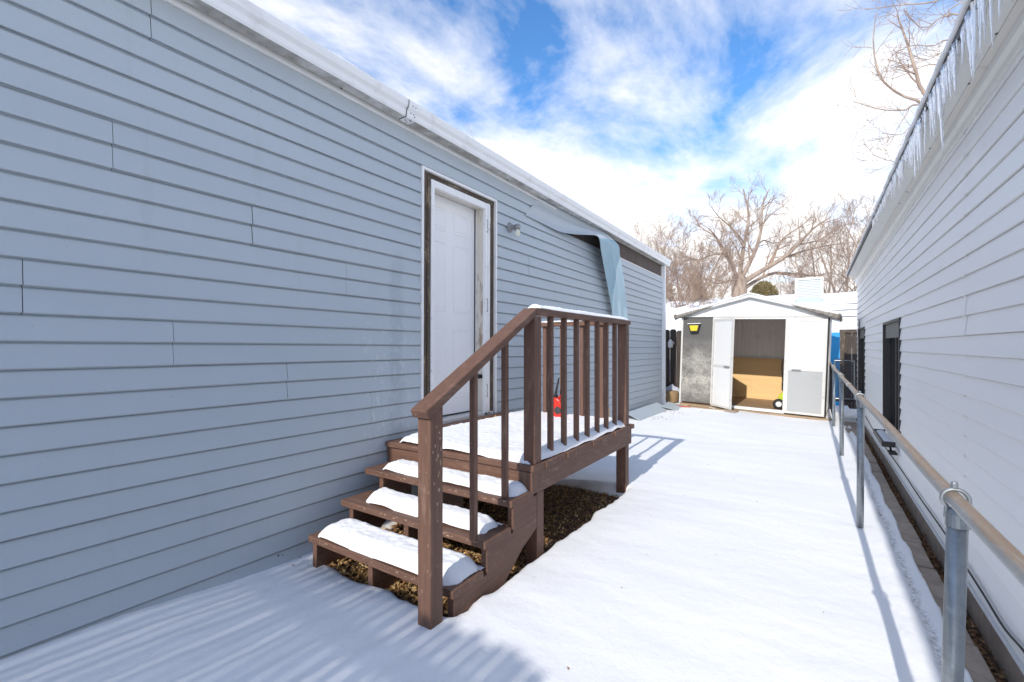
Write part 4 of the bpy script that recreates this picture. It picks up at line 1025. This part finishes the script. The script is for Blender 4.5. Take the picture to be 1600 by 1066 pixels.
# the big tree, limbs traced from its silhouette and given depth
rnd = random.Random(77); TD = 23.4
d0 = ray(1155, 541); base = d0*TD; base.z = -1.4
TA = thing('bare_tree', 'large spreading bare tree with thick forked trunk rising behind the shed roof', 'tree', base); mbs = [MB(), MB()]
def zp(a_, b_, dt): return at(960+a_/3.81, 270+b_/3.81, t=TD+dt)
f0 = zp(742, 650, 0)
mbs[0].tube([base, base.lerp(f0, .5)+Vector((.05, 0, 0)), f0, zp(740, 610, 0)], [.48, .40, .36, .30], 12, False)
limbs = [([(742, 650), (715, 590), (685, 520), (650, 450), (600, 375), (560, 330)], .17, -1.5),
         ([(742, 640), (755, 540), (772, 430), (798, 300), (792, 200), (765, 95)], .17, .8),
         ([(750, 640), (800, 545), (845, 450), (875, 330), (882, 190), (925, 95)], .17, -.6),
         ([(748, 665), (880, 582), (1000, 512), (1092, 430), (1180, 335), (1290, 262)], .19, -1.0),
         ([(760, 700), (860, 632), (960, 596), (1080, 604), (1210, 612), (1300, 590)], .15, 1.5),
         ([(915, 560), (958, 470), (1010, 385), (1120, 312), (1180, 250)], .09, -.8),
         ([(710, 580), (660, 490), (570, 492), (500, 520), (440, 510)], .09, -2.0),
         ([(700, 560), (640, 460), (600, 380), (520, 330), (470, 260)], .09, 2.0),
         ([(775, 420), (700, 330), (620, 260), (560, 180)], .07, -1.0),
         ([(1010, 505), (1150, 460), (1290, 430), (1400, 420)], .08, 1.0),
         ([(1090, 430), (1220, 400), (1330, 330), (1400, 300)], .06, -.7),
         ([(875, 320), (930, 250), (1000, 200), (1040, 160)], .06, 1.2),
         ([(745, 640), (690, 640), (620, 660), (560, 640), (500, 600)], .09, -2.2),
         ([(790, 560), (870, 410), (960, 420), (1040, 380)], .07, 2.0)]
for pts, r0, dep in limbs:
    n = len(pts); W_ = [zp(a_, b_, dep*(i/(n-1))**.8) for i, (a_, b_) in enumerate(pts)]
    W2 = [catm(W_, (n-1)*i/10) for i in range(11)]; rad = [r0*.72*(1-.8*i/10) for i in range(11)]
    mbs[0].tube(W2, rad, 8, False); ln = sum((W2[i+1]-W2[i]).length for i in range(10))
    branch(mbs, W2, rad, ln*.55, 1, rnd, 4, .60, .05, 1.15, .22)
finish(mbs, TA)
rand_tree('many stemmed bare tree just right of the blue house gutter end', 1075, 21, 7.4, 5, 4, 5, 1.05, .075)
rand_tree('bare tree whose twigs rise above the gutter end, further back', 1020, 27, 9.5, 6, 4, 5, .9, .10)
rand_tree('low tangled bare tree at the left behind the dark fence', 1058, 17.6, 4.4, 8, 4, 6, 1.15, .05)
rand_tree('bare tree between the big tree and the blue house, reddish twigs', 1102, 31, 9.0, 15, 4, 4, .92, .09)
rand_tree('bare tree behind the roof cooler with fine upright twigs', 1300, 30, 8.6, 9, 4, 5, .95, .10)
rand_tree('distant bare tree partly hidden behind the eave of the white house', 1338, 25, 8.0, 10, 4, 5, 1.0, .10)
rand_tree('far bare tree low on the horizon behind the neighbour roof', 1230, 38, 7.5, 14, 4, 4, .85, .10)
# twigs over the left roof
t_ = rand_tree('bare tree showing only its top twigs above the blue house roof', 765, 16.0, 9.6, 19, 3, 4, .7, .10)
# overhanging tree at the right
rnd = random.Random(5); TE = 12.0; d0 = ray(1625, 541); base = d0*TE; base.z = -1.4
TR = thing('overhanging_tree', 'bare tree reaching its branches over the white house roof at the top right', 'tree', base); mbs = [MB(), MB()]
def ep(a_, b_, dt=0): return at(1300+a_/2.667, b_/2.667, t=TE+dt)
top = ep(900, 120)
mbs[0].tube([base, base.lerp(top, .35), base.lerp(top, .7)+Vector((.1, 0, 0)), top], [.30, .25, .20, .14], 10, False)
def tr(f): return base.lerp(top, f)
EL = [([(395, 442), (300, 402), (222, 350), (182, 262), (172, 150), (187, 50)], .035, .55, .5), ([(402, 417), (350, 300), (320, 200), (288, 110), (270, 60)], .05, .6, 0), ([(392, 440), (300, 460), (200, 456), (90, 424)], .028, .55, -.5),
      ([(520, 165), (420, 192), (330, 190), (250, 230)], .022, .8, .3), ([(355, 540), (290, 562), (208, 555)], .018, .5, 0), ([(285, 686), (230, 668), (170, 645)], .015, .45, 0),
      ([(620, 20), (545, 10), (480, 50), (452, 100)], .028, .85, .4), ([(600, 90), (480, 60), (380, 120), (300, 40)], .03, .85, -.4), ([(520, 290), (430, 270), (385, 275), (330, 300), (250, 330)], .02, .7, .3),
      ([(560, -40), (420, 10), (300, 20), (140, 40)], .03, .95, .6), ([(480, 230), (400, 250), (320, 225)], .018, .7, .3)]
for pts, r0, f, dep in EL:
    n = len(pts); W_ = [tr(f), tr(f).lerp(ep(*pts[0]), .5)]+[ep(a_, b_, dep*i/n) for i, (a_, b_) in enumerate(pts)]; n = len(W_)
    W2 = [catm(W_, (n-1)*i/12) for i in range(13)]; rad = [max(.010, r0*1.3*(1-.8*i/12)) for i in range(13)]
    mbs[0].tube(W2, rad, 7, False); ln = sum((W2[i+1]-W2[i]).length for i in range(12))
    branch(mbs, W2, rad, ln*.34, 2, rnd, 4, .6, .02, 1.25, .35)
finish(mbs, TR)
# evergreen bush
q = at(1193, 462, Y=23); rb = random.Random(2); mb = MB()
for i in range(5200):
    a_ = rb.uniform(0, 6.28); h = rb.random(); rr_ = .62*math.sqrt(1-h*h*.95)*rb.uniform(.55, 1.05)
    c = Vector((q.x+rr_*math.cos(a_), q.y+rr_*math.sin(a_), q.z-.35+.92*h+rb.uniform(-.05, .05))); s_ = rb.uniform(.03, .07)
    u = Vector((rb.gauss(0, 1), rb.gauss(0, 1), rb.gauss(.6, 1))).normalized(); w_ = u.orthogonal().normalized()
    mb.add([c-w_*s_*.4, c+u*s_*1.6, c+w_*s_*.4], [(0, 1, 2)])
EV = thing('evergreen_bush', 'rounded olive green conifer top behind the shed ridge', 'bush', (q.x, q.y, -1.4))
mb.build('crown', M['ever'], EV); MB().tube([(q.x, q.y, -1.4), (q.x, q.y, q.z+.2)], [.12, .07], 8).build('trunk', M['bark'], EV)

# ================================================================== PORCH AWNING BEHIND THE VIEWPOINT (casts the shade on the near left snow)
AW = thing('porch_awning', 'slatted white porch awning on posts attached to the blue house behind the viewpoint', 'awning', (-1.8, -3.5, -1.4))
ra = random.Random(6); x = -2.62; i = 0
while x < -.82:
    w_ = ra.uniform(.045, .085); y1 = -2.96+.10*ra.random()-.14*max(0, (x+1.4))
    box('slat', M['white'], AW, x, x+w_, -6.4, y1, 1.62, 1.64); x += w_+ra.choice([.003, .005, .008, .006, .010])
for yy in (-6.0, -4.6, -3.2): box('beam', M['white'], AW, -2.62, -.80, yy, yy+.05, 1.54, 1.618)
box('post', M['white'], AW, -.90, -.82, -6.04, -5.96, -1.4, 1.538); box('post', M['white'], AW, -2.6, -2.52, -6.04, -5.96, -1.4, 1.538)
